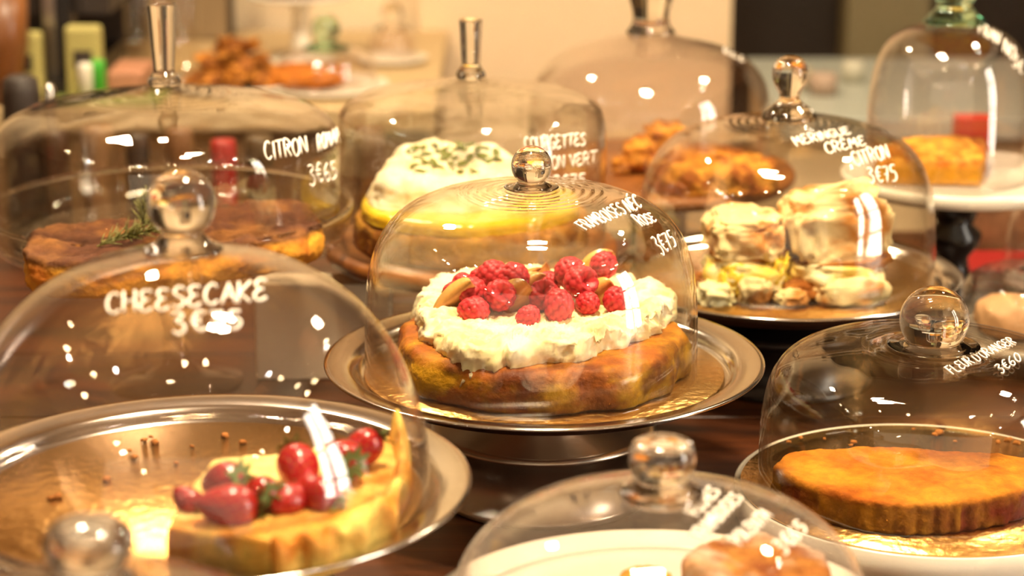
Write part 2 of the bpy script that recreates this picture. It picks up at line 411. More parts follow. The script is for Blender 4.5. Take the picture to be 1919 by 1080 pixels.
make_dome(12, 2010, 530, 130, .02, 345, P6, ball_knob(.012), g2,
          'glass dome edge under the white cake stand, nearly out of the frame')

# ------------------------------------------------------------------ plates and stands
def disc(name, prof, mat, parent=None, loc=(0, 0, 0), n=128):
    V, Fc = lathe(prof, n); return obj(name, V, Fc, mat, parent, loc)
def tray_prof(R, well=.84):
    top = [(0, 0), (well*R*.98, 0), (well*R, .0006), (well*R+.003, .004), (well*R+.006, .0085), (well*R+.011, .0105), (R-.003, .0125), (R, .0125)]
    bot = [(R+.0008, .0115), (R, .0105), (R-.004, .0105), (well*R+.011, .0085), (well*R+.007, .006), (well*R+.003, -.0012), (0, -.0016)]
    return top+bot
def steel_stand(key, z, R, foot_mat, label, du=0, board_label='', foot=None, well=.84, top_mat=None):
    c = DOMES[key]['c']; cx, cyy = c.x+du, c.y
    t = empty('cake_stand', (cx, cyy, 0), label, 'cake stand')
    V, Fc = lathe(list(reversed(tray_prof(R, well))), 160); obj('tray', [(a, b, c_+z) for a, b, c_ in V], Fc, top_mat or M_steel, t)
    foot = foot or [(0, .0), (.086, .0), (.088, .002), (.086, .006), (.081, .010), (.079, .03), (.084, .050), (.090, .053), (.090, .056), (.084, .058), (.05, .062), (.035, .075), (.04, z-.012), (.075, z-.003), (.075, z-.0018), (0, z-.0018)]
    V, Fc = lathe(foot, 96); obj('foot', V, Fc, foot_mat, t)
    V, Fc = lathe([(0, 0), (well*R-.004, 0), (well*R-.003, .0008), (well*R-.004, .0016), (0, .0018)], 128)
    g = obj('cake_board', V, Fc, M_gold, loc=(cx, cyy, z+.0004)); tag(g, board_label, 'cake board')
    return t
steel_stand(1, Z1, .1735, M_steel_r, 'round steel tray on a wide steel foot carrying the raspberry cake', du=.0105, board_label='round gold card under the raspberry and cream cake')
steel_stand(2, Z2, .1745, M_steel_r, 'wide rimmed steel tray carrying the strawberry cheesecake', du=.004, board_label='crinkled gold card scattered with crumbs under the strawberry cheesecake')
steel_stand(6, Z6, .163, M_black, 'steel tray on a black foot carrying the meringue cake', board_label='gold card reflecting the meringue cake', well=.89)

# glass footed dish under dome 3
c = DOMES[3]['c']; R = DOMES[3]['R']+.009
t = empty('glass_cake_stand', (c.x, c.y, 0), 'clear glass dish on a stem holding the rosemary lemon cake', 'cake stand')
Vd = [(0, Z3), (R*.80, Z3), (R*.93, Z3+.003), (R*.965, Z3+.010), (R*.99, Z3+.026), (R-.002, Z3+.029), (R+.001, Z3+.029), (R+.002, Z3+.027), (R*.985, Z3+.009), (R*.95, Z3-.002), (R*.80, Z3-.005), (0, Z3-.006)]
V, Fc = lathe(list(reversed(Vd)), 128); obj('dish', V, Fc, M_dish, t)
Vr = [(R-.0005+.0026*math.cos(a*PI/6), Z3+.029+.0026*math.sin(a*PI/6)) for a in range(13)]; V, Fc = lathe(Vr, 160); obj('rim', V, Fc, M_glass_knob, t)
V, Fc = lathe([(0, 0), (.06, 0), (.061, .003), (.03, .010), (.013, .02), (.011, .05), (.012, .09), (.02, Z3-.012), (.035, Z3-.0062), (0, Z3-.0062)], 64); obj('stem', V, Fc, M_dish, t)

def wood_stand(key, z, R, thick, label, mat=M_board, foot_mat=M_black, stem=.02, footr=.07):
    c = DOMES[key]['c']; t = empty('cake_stand', (c.x, c.y, 0), label, 'cake stand')
    V, Fc = lathe([(0, z-thick), (R-.006, z-thick), (R, z-thick+.005), (R, z-.004), (R-.003, z), (0, z)], 96); obj('board', V, Fc, mat, t)
    V, Fc = lathe([(0, 0), (footr, 0), (footr, .006), (footr*.6, .012), (stem, .03), (stem*.9, .05), (stem*1.3, z-thick-.01), (stem*2, z-thick-.0002), (0, z-thick-.0002)], 48); obj('foot', V, Fc, foot_mat, t)
    return t
wood_stand(4, Z4, .137, .016, 'round brown wooden stand carrying the courgette lime cake')
wood_stand(5, Z5, .158, .014, 'thick round wooden stand carrying the golden crumble')
# white stand with black stem (7)
c = DOMES[7]['c']; t = empty('cake_stand', (c.x+.012, c.y, 0), 'white porcelain plate on a turned black stem carrying the quiche slice', 'cake stand')
V, Fc = lathe([(0, Z7-.006), (.04, Z7-.008), (.112, Z7-.006), (.116, Z7-.002), (.117, Z7+.006), (.115, Z7+.0085), (.112, Z7+.006), (.108, Z7+.004), (0, Z7+.003)], 96); obj('plate', V, Fc, M_porc, t)
V, Fc = lathe([(0, 0), (.05, 0), (.052, .004), (.05, .01), (.03, .016), (.02, .026), (.024, .035), (.017, .045), (.015, .06), (.026, .075), (.028, .085), (.018, .095), (.024, .11), (.034, .122), (.036, Z7-.0085), (0, Z7-.0085)], 48); obj('stem', V, Fc, M_black, t)
# big silver dish behind dome 6
p = at(1722, 545, .035)
V, Fc = lathe([(0, .0), (.05, 0), (.052, .012), (.075, .02), (.078, .024), (.05, .02), (0, .018)], 96)
o = obj('steel_dish', V, Fc, M_steel, loc=(p.x+.0, p.y+.14, 0)); tag(o, 'shallow steel dish beside the black stem of the white cake stand', 'dish')
# white plates 8, 9, 10, 11, 12
def white_plate(key, z, R, label, h=.018, du=0, foot=.7, mat=M_porc, lift=0):
    c = DOMES[key]['c']
    V, Fc = lathe([(0, 0), (R*foot, 0), (R*foot+.002, .002), (R*.96, h*.35), (R, h*.6), (R+.001, h), (R-.002, h+.0015), (R-.006, h-.001), (R*.93, h-.003), (0, h-.003)], 128)
    o = obj('plate', V, Fc, mat, loc=(c.x+du, c.y, z-h+.003)); tag(o, label, 'plate'); return o
V, Fc = lathe([(0, 0), (.138, 0), (.145, .003), (.1475, .009), (.1478, Z8+.0005), (.1462, Z8+.0016), (.1447, Z8-.0002), (0, Z8-.0003)], 160)
o = obj('plate', V, Fc, M_porc, loc=(DOMES[8]['c'].x, DOMES[8]['c'].y, 0)); tag(o, 'white round plate under the orange blossom cake', 'plate')
V, Fc = lathe([(0, 0), (.1425, 0), (.143, .0008), (.1425, .0016), (0, .0018)], 128)
o = obj('cake_board', V, Fc, M_gold, loc=(DOMES[8]['c'].x, DOMES[8]['c'].y, Z8+.0002)); tag(o, 'gold card under the orange blossom cake', 'cake board')
def footed_plate(key, z, R, label):
    c = DOMES[key]['c']; t = empty('cake_stand', (c.x, c.y, 0), label, 'cake stand')
    V, Fc = lathe([(0, z-.006), (R*.7, z-.005), (R, z+.002), (R+.001, z+.005), (R-.003, z+.005), (R*.9, z+.001), (R*.55, z+.0012), (R*.54, z+.0022), (R*.53, z+.0010), (0, z+.001)], 96); obj('plate', V, Fc, M_porc, t)
    V, Fc = lathe([(0, 0), (R*.5, 0), (R*.5, .004), (.03, .012), (.022, max(z*.5, .013)), (.04, z-.0062), (0, z-.0062)], 48); obj('foot', V, Fc, M_porc, t)
footed_plate(9, Z9+.002, .150, 'white plate with a thin line, carrying the sugar dusted cake')
footed_plate(10, Z10+.001, .148, 'white footed plate below the very blurred front dome')
white_plate(11, .026, .078, 'small white plate with dark specks on its rim', h=.016)
white_plate(12, .018, .07, 'white plate under the glass dome at the frame edge', h=.014)

# ------------------------------------------------------------------ marker lettering on the glass
GLY = {
'A': [[(0,0),(.35,1),(.7,0)],[(.15,.38),(.57,.38)]],
'B': [[(0,0),(0,1),(.45,.95),(.5,.75),(.35,.55),(0,.5)],[(.3,.54),(.6,.38),(.55,.1),(.3,0),(0,0)]],
'C': [[(.62,.85),(.4,1),(.15,.85),(.03,.5),(.12,.15),(.4,0),(.65,.15)]],
'D': [[(0,0),(0,1),(.35,.95),(.6,.7),(.62,.35),(.4,.05),(0,0)]],
'E': [[(.58,.95),(.2,1),(.05,.8),(.25,.56),(.45,.55)],[(.25,.56),(.02,.3),(.1,.05),(.35,0),(.62,.12)]],
'F': [[(.05,0),(.1,1)],[(-.05,.95),(.62,1)],[(.08,.52),(.5,.56)]],
'G': [[(.62,.85),(.4,1),(.12,.85),(.03,.45),(.15,.1),(.45,0),(.62,.15),(.62,.42),(.4,.42)]],
'H': [[(.02,0),(.02,1)],[(.6,0),(.6,1)],[(.02,.5),(.6,.52)]],
'I': [[(.15,0),(.15,1)]],
'K': [[(.02,0),(.02,1)],[(.6,1),(.05,.48),(.62,0)]],
'L': [[(.05,1),(.03,.05),(.55,.0)]],
'M': [[(0,0),(.08,1),(.36,.4),(.62,1),(.72,0)]],
'N': [[(0,0),(.03,1),(.58,.02),(.62,1)]],
'O': [[(.35,1),(.1,.85),(.02,.45),(.18,.05),(.45,.02),(.64,.35),(.6,.8),(.35,1)]],
'P': [[(.05,0),(.05,1),(.45,.98),(.6,.75),(.4,.5),(.05,.45)]],
'R': [[(.05,0),(.05,1),(.42,.98),(.58,.75),(.4,.52),(.05,.48)],[(.25,.5),(.62,0)]],
'S': [[(.6,.88),(.35,1),(.1,.82),(.2,.6),(.5,.42),(.6,.2),(.35,0),(.03,.1)]],
'T': [[(.32,0),(.32,1)],[(-.05,.97),(.7,1)]],
'U': [[(.02,1),(.05,.25),(.25,.0),(.5,.08),(.6,.35),(.62,1)]],
'V': [[(0,1),(.33,0),(.66,1)]],
'X': [[(0,0),(.62,1)],[(0,1),(.62,0)]],
"'": [[(.1,1),(.05,.75)]],
'.': [[(.1,.0),(.13,.03)]],
'3': [[(.02,.95),(.35,1),(.5,.82),(.2,.58),(.5,.4),(.48,.1),(.2,-.05),(0,.08)]],
'5': [[(.55,1),(.15,.98),(.1,.6),(.4,.6),(.58,.35),(.42,.05),(.05,.0)]],
'6': [[(.45,1),(.15,.7),(.03,.3),(.2,.02),(.48,.05),(.55,.3),(.35,.48),(.08,.35)]],
'7': [[(0,.97),(.58,1),(.25,0)],[(.1,.5),(.5,.52)]],
'0': [[(.3,1),(.06,.8),(.03,.3),(.25,0),(.5,.15),(.56,.65),(.3,1)]],
'€': [[(.62,.9),(.4,1),(.15,.75),(.12,.3),(.35,0),(.62,.12)],[(-.02,.62),(.45,.64)],[(-.02,.4),(.42,.42)]],
}
WID = {'I': .42, "'": .3, ' ': .45, '.': .3, 'M': .95}
def ray_dome(D, u, v):
    d = np.array(ray(u, v)); d = d/np.linalg.norm(d); c = D['c']; z0 = D['o'].location.z
    t0 = (Vector(c)-Vector((0, 0, CAMH))).length
    ts = np.linspace(t0-.32, t0+.30, 3000)
    p = ts[:, None]*d + np.array([0, 0, CAMH]); rr = np.hypot(p[:, 0]-c.x, p[:, 1]-c.y)
    Pz = np.array([q[1] for q in D['P']]); Pr = np.array([q[0] for q in D['P']])
    prof = np.interp(p[:, 2]-z0, Pz, Pr, right=-1, left=Pr[0])
    ins = np.nonzero(rr < prof)[0]
    if len(ins) == 0: return None
    i = max(ins[0]-1, 0); q = Vector(p[i]); n = Vector((q.x-c.x, q.y-c.y, .4*(q.z-z0))).normalized()
    return q + n*.0002
def lettering(key, lines, width=.0009):
    D = DOMES[key]; V, Fc = [], []
    loc = D['o'].location
    for text, bl, br, hv0, hv1 in lines:
        tot = sum(WID.get(ch, .82) for ch in text); x = 0
        for ch in text:
            base = 'E' if ch in 'ÈÊÉ' else ch
            strokes = list(GLY.get(base, []))
            if ch == 'È': strokes.append([(.15, 1.28), (.4, 1.18)])
            if ch in 'ÉÊ': strokes.append([(.2, 1.15), (.5, 1.3)])
            jx, jy = random.uniform(-.03, .03), random.uniform(-.05, .05)
            for st in strokes:
                P = catmull(st, 4) if len(st) > 3 else [tuple(np.array(st[i])*(1-k/4)+np.array(st[i+1])*k/4) for i in range(len(st)-1) for k in range(4)]+[st[-1]]
                seq = []
                for (gx, gy) in P:
                    s = (x+gx+jx)/tot; y = gy+jy
                    hx = hv0[0]*(1-s)+hv1[0]*s; hy = hv0[1]*(1-s)+hv1[1]*s
                    u = bl[0]+(br[0]-bl[0])*s+hx*y; v = bl[1]+(br[1]-bl[1])*s+hy*y
                    q = ray_dome(D, u, v)
                    if q is not None and (not seq or (q-seq[-1]).length < .02): seq.append(q)
                if len(seq) > 1: tube([q-loc for q in seq], width, V, Fc, 5)
            x += WID.get(ch, .82)
    o = obj('lettering', V, Fc, M_ink, D['o']); o['label'] = 'white hand lettering'
    return o
# (text, baseline start px, baseline end px, letter-up vector at start, at end)
lettering(1, [('FRAMBOISES NÉC', (1098, 431), (1205, 388), (-24, -13), (-14, -24)), ('ROSE', (1203, 425), (1232, 413), (-20, -20), (-12, -14)),
              ('3€75', (1240, 478), (1270, 460), (-22, -32), (-13, -28))], .0008)
lettering(2, [('CHEESECAKE', (200, 590), (505, 562), (0, -38), (2, -38)), ('3€75', (325, 625), (462, 616), (-6, -38), (0, -32))], .0010)
lettering(3, [('CITRON', (497, 302), (580, 286), (-4, -34), (-4, -30)), ('ROMAR', (596, 284), (638, 266), (-2, -30), (-1, -26)), ('3€65', (582, 348), (634, 332), (-6, -38), (-2, -30))], .0009)
lettering(4, [('COURGETTES', (985, 286), (1098, 272), (-4, -28), (2, -22)), ('CITRON VERT', (990, 322), (1118, 306), (-3, -24), (2, -22)), ('3€75', (1040, 352), (1098, 345), (-3, -22), (2, -20))], .0009)
lettering(5, [('POMME', (1345, 90), (1395, 118), (12, -22), (10, -22))], .0009)
lettering(6, [('MERINGUE', (1494, 274), (1598, 250), (-12, -16), (-8, -12)), ('CRÈME', (1550, 288), (1626, 272), (-8, -20), (-6, -16)),
              ('CITRON', (1603, 312), (1670, 296), (-12, -26), (-8, -24)), ('3€75', (1630, 344), (1686, 340), (-6, -28), (-6, -30))], .0009)
lettering(7, [('FRAN', (1835, 62), (1872, 84), (-2, -20), (6, -20)), ('NO', (1880, 96), (1900, 116), (4, -24), (6, -22)), ('3€', (1898, 124), (1917, 142), (2, -24), (4, -22))], .0009)
lettering(8, [("FLEUR D'ORANGER", (1786, 702), (1905, 642), (-17, -13), (-13, -11)), ('3€60', (1876, 700), (1917, 674), (-14, -14), (-8, -16))], .0006)
lettering(9, [('PECHES', (1308, 968), (1352, 922), (-26, -8), (-22, -12)), ('FRAMBOISES', (1322, 1012), (1394, 932), (-30, -12), (-22, -10)),
              ('POLENTA', (1388, 1022), (1448, 968), (-26, -12), (-18, -16)), ('3€65', (1470, 1040), (1515, 990), (-24, -20), (-18, -18))], .0009)

# ------------------------------------------------------------------ food builders
def slab(name, outline, z0, h, mat, colfn, er=.006, nth=220, ntop=36, amp=.0015, nsc=60, bulge=0, topfn=None, edgefn=None, parent=None, seed=0, botfn=None):
    """a cake: closed outline in the world's xy, sides, rounded edge and a top with relief"""
    pts = np.array([(p[0], p[1]) for p in outline]); cc = pts.mean(0)
    d = pts-cc; ang = np.arctan2(d[:, 1], d[:, 0]); o_ = np.argsort(ang); ang = ang[o_]; rad = np.hypot(d[o_, 0], d[o_, 1])
    # ray / polygon intersection for straight cuts
    poly = d[o_]
    def rth(t):
        dx, dy = math.cos(t), math.sin(t); best = None
        for i in range(len(poly)):
            a, b = poly[i], poly[(i+1) % len(poly)]; ex, ey = b-a
            den = dx*ey-dy*ex
            if abs(den) < 1e-12: continue
            s = (a[0]*ey-a[1]*ex)/den; q = (a[0]*dy-a[1]*dx)/den
            if s > 0 and -1e-6 <= q <= 1+1e-6 and (best is None or s > best): best = s
        return best or .01
    R = np.array([rth(2*PI*i/nth) for i in range(nth)])
    R = (R + .35*(np.roll(R, 1)+np.roll(R, -1)))/1.7
    V, Fc = [], []; rings = []
    def ring(k_scale, inset, z, useT=False):
        s = len(V)
        for i in range(nth):
            t = 2*PI*i/nth; r = max(R[i]*k_scale-inset, .0004)
            if edgefn: r += edgefn(t, z)*(k_scale)
            zz = z
            if botfn and z < h*.7 and not useT: zz += botfn(t)*(1-z/(h*.7))
            x, y = cc[0]+r*math.cos(t), cc[1]+r*math.sin(t)
            if useT and topfn: zz += topfn(x-cc[0], y-cc[1], r/R[i])
            V.append((x, y, z0+zz)); 
        rings.append(list(range(s, s+nth)))
    ns = max(4, int(h/.0022)); er = min(er, h*.49)
    ring(1, er*.5, 0)
    for i in range(1, ns+1):
        f = i/ns; ring(1, -bulge*math.sin(PI*f), f*(h-er))
    for i in range(1, 5):
        a = i/5*PI/2; ring(1, er*(1-math.cos(a)), h-er+er*math.sin(a), True) if i > 1 else ring(1, er*(1-math.cos(a)), h-er+er*math.sin(a))
    for i in range(ntop):
        k = 1-i/ntop; ring(k, er*k, h, True)
    for a, b in zip(rings[:-1], rings[1:]):
        for i in range(nth): Fc.append((a[i], a[(i+1) % nth], b[(i+1) % nth], b[i]))
    V.append((cc[0], cc[1], z0+h+(topfn(0, 0, 0) if topfn else 0))); l = len(V)-1
    for i in range(nth): Fc.append((rings[-1][i], rings[-1][(i+1) % nth], l))
    V.append((cc[0], cc[1], z0)); l = len(V)-1
    for i in range(nth): Fc.append((rings[0][(i+1) % nth], rings[0][i], l))
    org = (cc[0], cc[1], z0)
    V = [(x-org[0], y-org[1], z-org[2]) for x, y, z in V]
    me = mkmesh(name, V, Fc, mat)
    if amp: displace(me, lambda p, n: fbm(p, nsc, 5, seed)*amp*(1 if p.z > .0015 else 0))
    paint(me, colfn)
    po = parent.location if parent else Vector((0, 0, 0))
    return link(name, me, parent, (org[0]-po.x, org[1]-po.y, org[2]-po.z))
def circle(c, r, lob=0, la=0, n=72):
    return [(c[0]+r*(1+la*math.cos(lob*2*PI*i/n))*math.cos(2*PI*i/n), c[1]+r*(1+la*math.cos(lob*2*PI*i/n))*math.sin(2*PI*i/n)) for i in range(n)]
_ico = {}
def ico(sub):
    if sub not in _ico:
        bm = bmesh.new(); bmesh.ops.create_icosphere(bm, subdivisions=sub, radius=1)
        _ico[sub] = ([v.co.copy() for v in bm.verts], [tuple(v.index for v in f.verts) for f in bm.faces]); bm.free()
    return _ico[sub]
def blob_me(name, rx, ry, rz, mat, colfn, amp=.15, nsc=2.2, power=.75, seed=0, sub=4, ridged=0, cut=None):
    V0, Fc = ico(sub); V = []
    for v in V0:
        p = Vector([math.copysign(abs(a)**power, a) for a in v]); 
        nn = 1+amp*fbm(v, nsc, 5, seed) - ridged*abs(fbm(v, nsc*1.7, 2, seed+9))
        q = Vector((p.x*rx, p.y*ry, p.z*rz))*nn
        if cut is not None and q.z < cut*rz: q.z = cut*rz
        V.append(q)
    me = mkmesh(name, V, Fc, mat); paint(me, colfn); return me
def pblob(name, u, v, hw, hh, D, dep, mat, colfn, parent=None, **kw):
    """lump seen at pixel (u,v) standing at distance D, half sizes in px, half depth dep in m"""
    p = at_d(u, v, D); s = depth(p)/F; rot = kw.pop('rot', (0, 0, 0)); 
    me = blob_me(name, hw*s, dep, hh*s/.96, mat, colfn, **kw)
    po = parent.location if parent else Vector((0, 0, 0))
    return link(name, me, parent, p-po, rot)

M_sponge = colmat('sponge_cake', .8, 1.0, 200, var=.25, spec=.25)
M_crumb = colmat('crumble', .8, .9, 160, var=.35, vscale=120)
M_cream = colmat('whipped_cream', .45, .35, 140, sss=.08, var=.03)
M_curd = colmat('lemon_curd', .18, .08, 60, sss=.2, var=.06, coat=.6)
M_mer = colmat('baked_meringue', .7, .35, 110, var=.08, vscale=60)
M_berry = colmat('raspberry_flesh', .42, .15, 600, sss=.1, var=.12)
M_straw = colmat('strawberry_flesh', .25, .1, 300, coat=.5, var=.1)
M_green = simple('green_leaf', srgb(110, 130, 60), .6, bump=.3)
M_peach = colmat('peach_flesh', .35, .2, 150, coat=.3, var=.12)
M_crust = colmat('baked_crust', .6, .9, 190, var=.28, spec=.3)

from mathutils.bvhtree import BVHTree
_bvh = {}
def hit(o, u, v, zdef):
    """where the line of sight of pixel (u, v) meets the surface of o"""
    off = o.location + (o.parent.location if o.parent else Vector((0, 0, 0)))
    if o.name not in _bvh:
        _bvh[o.name] = BVHTree.FromPolygons([v_.co+off for v_ in o.data.vertices], [tuple(p.vertices) for p in o.data.polygons])
    h_ = _bvh[o.name].ray_cast(Vector((0, 0, CAMH)), ray(u, v).normalized())
    return h_[0] if h_[0] is not None else at(u, v, zdef)
# ---- cake 1: raspberry, cream and nectarine
d1 = DOMES[1]['c']; zc = Z1+.0024
c1 = at(1014, 700, Z1)
BR, YL, DK = srgb('9c5412'), srgb('d09a1c'), srgb('5e2606')
def col1(p, n):
    t = fbm(p, 24, 4, 3)*1.7+.45; c = mixc(BR, YL, t if p.z < .026 else t*.35)
    return mixc(c, DK, max(0, min(.8, 1.6*fbm(p, 26, 4, 8)-.05)))
def edge1(t, z): return .0022*math.cos(13*t+.6)*min(1, max(0, (.033-z)/.01)) + .0018*math.sin(7*t+1.2)
cake = slab('raspberry_cake', circle((c1.x, c1.y), .1135), zc, .033, M_crust, col1, er=.009, amp=.0022, nsc=30, bulge=.002, edgefn=edge1, nth=300)
tag(cake, 'round golden brown cake topped with whipped cream, raspberries and nectarine, in the middle dome', 'cake')
CW, CY_ = srgb(252, 240, 205), srgb(240, 220, 160)
def cream_top(x, y, k):
    sw = fbm((x*.8+.02*math.sin(y*50), y*2.4, 0), 32, 4, 5); sw = .5-1.9*abs(sw)
    r = math.hypot(x, y*1.15)
    dip = -.0005*math.exp(-(r/.045)**2)
    return .0060*sw + dip + .0045*math.exp(-((k-.85)/.15)**2)*(1+1.3*fbm((x, y, 0), 28, 3, 7))
def cream_edge(t, z):
    e = .008*noise.fractal(Vector((math.cos(t)*1.3, math.sin(t)*1.3, .5+z*25)), .9, 2, 3)+.0045*(.4-2*abs(noise.fractal(Vector((math.cos(t)*5, math.sin(t)*5, z*170)), .9, 2, 4)))
    dd = (t-math.radians(257)+PI) % (2*PI)-PI
    e -= .011*math.exp(-(dd/.022)**2)
    return e - .004*max(0, 1-z/.006)
oc = [at(u, v, zc+.043) for u, v in ((776,560),(785,590),(826,636),(862,664),(950,674),(1010,658),(1090,660),(1150,634),(1220,614),(1276,580),(1274,562),(1235,540),(1190,526),(1100,514),(1000,510),(900,512),(820,528),(790,542))]
cr = slab('cream', oc, zc+.027, .018, M_cream, lambda p, n: mixc(CW, CY_, .5+fbm(p, 40, 3, 2)*1.2), er=.006, amp=.0020, nsc=90, topfn=cream_top, edgefn=cream_edge, botfn=lambda t: -.012+.012*noise.fractal(Vector((math.cos(t)*3.0, math.sin(t)*3.0, 7)), .6, 2, 6), nth=360, ntop=60, parent=cake, seed=4)
cr['label'] = 'thick whipped cream layer'

def raspberry_me(seed, hollow=False, elong=1.15):
    rnd = random.Random(seed); V0, Fc = ico(5); P = np.array([tuple(v) for v in V0])
    nd = 62; k = np.arange(nd)+.5; ph = np.arccos(1-2*k/nd); th = PI*(1+5**.5)*k
    Cn = np.stack([np.cos(th)*np.sin(ph), np.sin(th)*np.sin(ph), np.cos(ph)], 1)
    Cn += np.array([[rnd.uniform(-.05, .05) for _ in range(3)] for _ in range(nd)]); Cn /= np.linalg.norm(Cn, axis=1)[:, None]
    d = np.arccos(np.clip(P@Cn.T, -1, 1)).min(1); rd = .26
    h = np.sqrt(np.clip(1-(d/rd)**2*.8, 0, 1))
    R = .86+.14*h
    base = P.copy()
    if hollow:
        ztop = P[:, 2]; m = np.clip((ztop-.80)/.20, 0, 1); R = R*(1-.70*m**.8)
    taper = 1-.22*np.clip(-P[:, 2], 0, 1)
    Q = P*R[:, None]; Q[:, 0] *= taper; Q[:, 1] *= taper; Q[:, 2] *= elong
    me = mkmesh('raspberry', Q*.0118, Fc, M_berry)
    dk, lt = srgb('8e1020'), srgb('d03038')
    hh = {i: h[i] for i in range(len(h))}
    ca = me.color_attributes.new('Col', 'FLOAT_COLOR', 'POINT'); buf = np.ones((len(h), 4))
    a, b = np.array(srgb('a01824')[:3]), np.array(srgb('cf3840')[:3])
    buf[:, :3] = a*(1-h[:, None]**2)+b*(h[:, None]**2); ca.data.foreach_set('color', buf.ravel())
    return me
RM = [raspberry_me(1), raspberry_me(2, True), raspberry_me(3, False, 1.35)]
rasp = [ # u, v, z above board, mesh, size, rot, label
(866,530,.062,0,.75,(80,10,30),'small raspberry at the far left back of the fruit heap'),
(852,553,.058,0,.95,(60,30,10),'raspberry leftmost at the edge of the cream'),
(884,546,.064,0,1.05,(95,0,20),'raspberry in the left cluster just below the small back ones'),
(896,522,.064,0,.7,(20,40,0),'small raspberry peeking out behind the left cluster'),
(922,517,.070,0,1.12,(70,20,50),'raspberry on top of the left cluster'),
(959,521,.070,0,1.10,(80,-30,100),'raspberry right of the topmost one in the left cluster'),
(937,554,.063,1,1.12,(62,0,12),'raspberry with its hollow facing out in the left cluster'),
(887,582,.054,0,1.0,(90,40,70),'raspberry lowest in the left cluster, on the cream front'),
(1028,530,.060,0,.85,(60,60,0),'raspberry at the back between both clusters'),
(1020,556,.060,1,1.12,(38,-5,-10),'hollow raspberry lying open side up in the middle'),
(1047,577,.057,2,1.05,(15,0,0),'long raspberry standing in front of the hollow middle one'),
(1068,512,.070,0,1.15,(60,20,0),'raspberry at the back top of the right cluster'),
(1087,530,.068,1,1.22,(65,15,30),'large raspberry with open hollow in the right cluster'),
(1130,499,.072,0,1.0,(20,30,0),'raspberry at the far right back, the highest one'),
(1100,569,.055,0,.85,(70,0,40),'small raspberry under the right cluster, half sunk in cream'),
(1155,565,.056,0,.95,(10,0,0),'raspberry rightmost, alone on the cream'),
(988,597,.050,2,.82,(25,35,0),'narrow raspberry leaning in the cream above the crack'),
]
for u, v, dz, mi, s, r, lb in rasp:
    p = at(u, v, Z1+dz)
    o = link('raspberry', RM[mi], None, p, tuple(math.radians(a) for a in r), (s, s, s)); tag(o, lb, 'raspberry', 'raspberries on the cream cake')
def peach_me(ang=50, r=.019, seed=0, yellow='e8b860', skin='b04a38'):
    V, Fc = [], []; n, m = 14, 10; a = math.radians(ang)
    ye, sk = srgb(yellow), srgb(skin)
    for j in range(m+1):
        th = -a/2+a*j/m
        for i in range(n+1):
            ph = -PI*.46+PI*.92*i/n
            V.append((r*math.cos(ph)*math.cos(th), r*math.cos(ph)*math.sin(th), r*math.sin(ph)))
    for j in range(m):
        for i in range(n):
            b = j*(n+1)+i; Fc.append((b, b+n+1, b+n+2, b+1))
    ax = len(V)
    for i in range(n+1):
        ph = -PI*.46+PI*.92*i/n; V.append((r*.30*math.cos(ph*.9), 0, r*math.sin(ph)*.98))
    for i in range(n):
        Fc.append((i+1, ax+i+1, ax+i, i)); b = m*(n+1); Fc.append((b+i, ax+i, ax+i+1, b+i+1))
    Fc.append(tuple(j*(n+1) for j in range(m, -1, -1))+(ax,)); Fc.append(tuple(j*(n+1)+n for j in range(m+1))+(ax+n,))
    me = mkmesh('nectarine_slice', V, Fc, M_peach, True)
    paint(me, lambda p, nn: mixc(ye, sk, 1 if p.length > r*.985 and abs(math.atan2(p.y, p.x)) < a*.42 else (.5 if Vector((p.x, p.y)).length < r*.34 else 0)))
    return me
PM = [peach_me(50), peach_me(80, .016, 1, 'e6b25a'), peach_me(30, .020, 2, 'e09a38')]
for u, v, dz, mi, s, r, lb in [
 (846,580,.049,0,.9,(50,0,75),'pale nectarine slice at the left edge of the cream'),
 (950,588,.050,1,1.15,(45,10,80),'thick nectarine chunk in front of the left raspberries'),
 (973,553,.054,2,1.0,(60,20,110),'orange nectarine slice between the raspberry clusters'),
 (985,540,.058,0,.9,(40,30,60),'nectarine slice with red skin standing behind the middle'),
 (993,572,.052,0,.9,(50,0,120),'nectarine slice leaning beside the narrow raspberry'),
 (1122,523,.062,1,.95,(45,10,100),'nectarine chunk right of the large hollow raspberry'),
 (1132,545,.054,2,.9,(20,10,150),'curved nectarine slice standing right of the cluster'),
 (1118,572,.050,1,.8,(50,0,70),'nectarine chunk below the right cluster')]:
    p = hit(cr, u, v, Z1+dz)+Vector((0, -.002, .009)); s *= 1.25; o = link('nectarine_slice', PM[mi], None, p, tuple(math.radians(a) for a in r), (s, s, s)); tag(o, lb, 'nectarine slice', 'nectarine on the cream cake')

# ---- cake 2: strawberry cheesecake piece
z2 = Z2+.0024; hz = .029
ol = [at(u, v, z2+hz) for u, v in ((310,988),(345,935),(378,880),(400,860),(520,848),(640,826),(735,812),(752,862),(745,912),(700,955),(640,985),(575,1003),(510,1012),(400,998))]
CH, CHB = srgb('fbe48c'), srgb('e2a033')
cc2 = np.array([(p.x, p.y) for p in ol]).mean(0); tc2 = DOMES[2]['c']
def col2(p, n):
    x, y = p.x+cc2[0]-tc2.x, p.y+cc2[1]-tc2.y; r = math.hypot(x, y)
    outer = r > .118 or (p.x > .02 and n.z < .6 and y < 0)
    c = CH if not outer else mixc(srgb('d98a26'), srgb('f4c860'), .5+1.1*fbm(p, 30, 3, 1))
    return mixc(c, srgb('e8b24a'), max(0, fbm(p, 25, 3, 5)))
cheese = slab('cheesecake', ol, z2, hz, M_crust, col2, er=.004, amp=.0016, nsc=45)
tag(cheese, 'pale yellow cheesecake wedge topped with strawberries on gold card', 'cake')
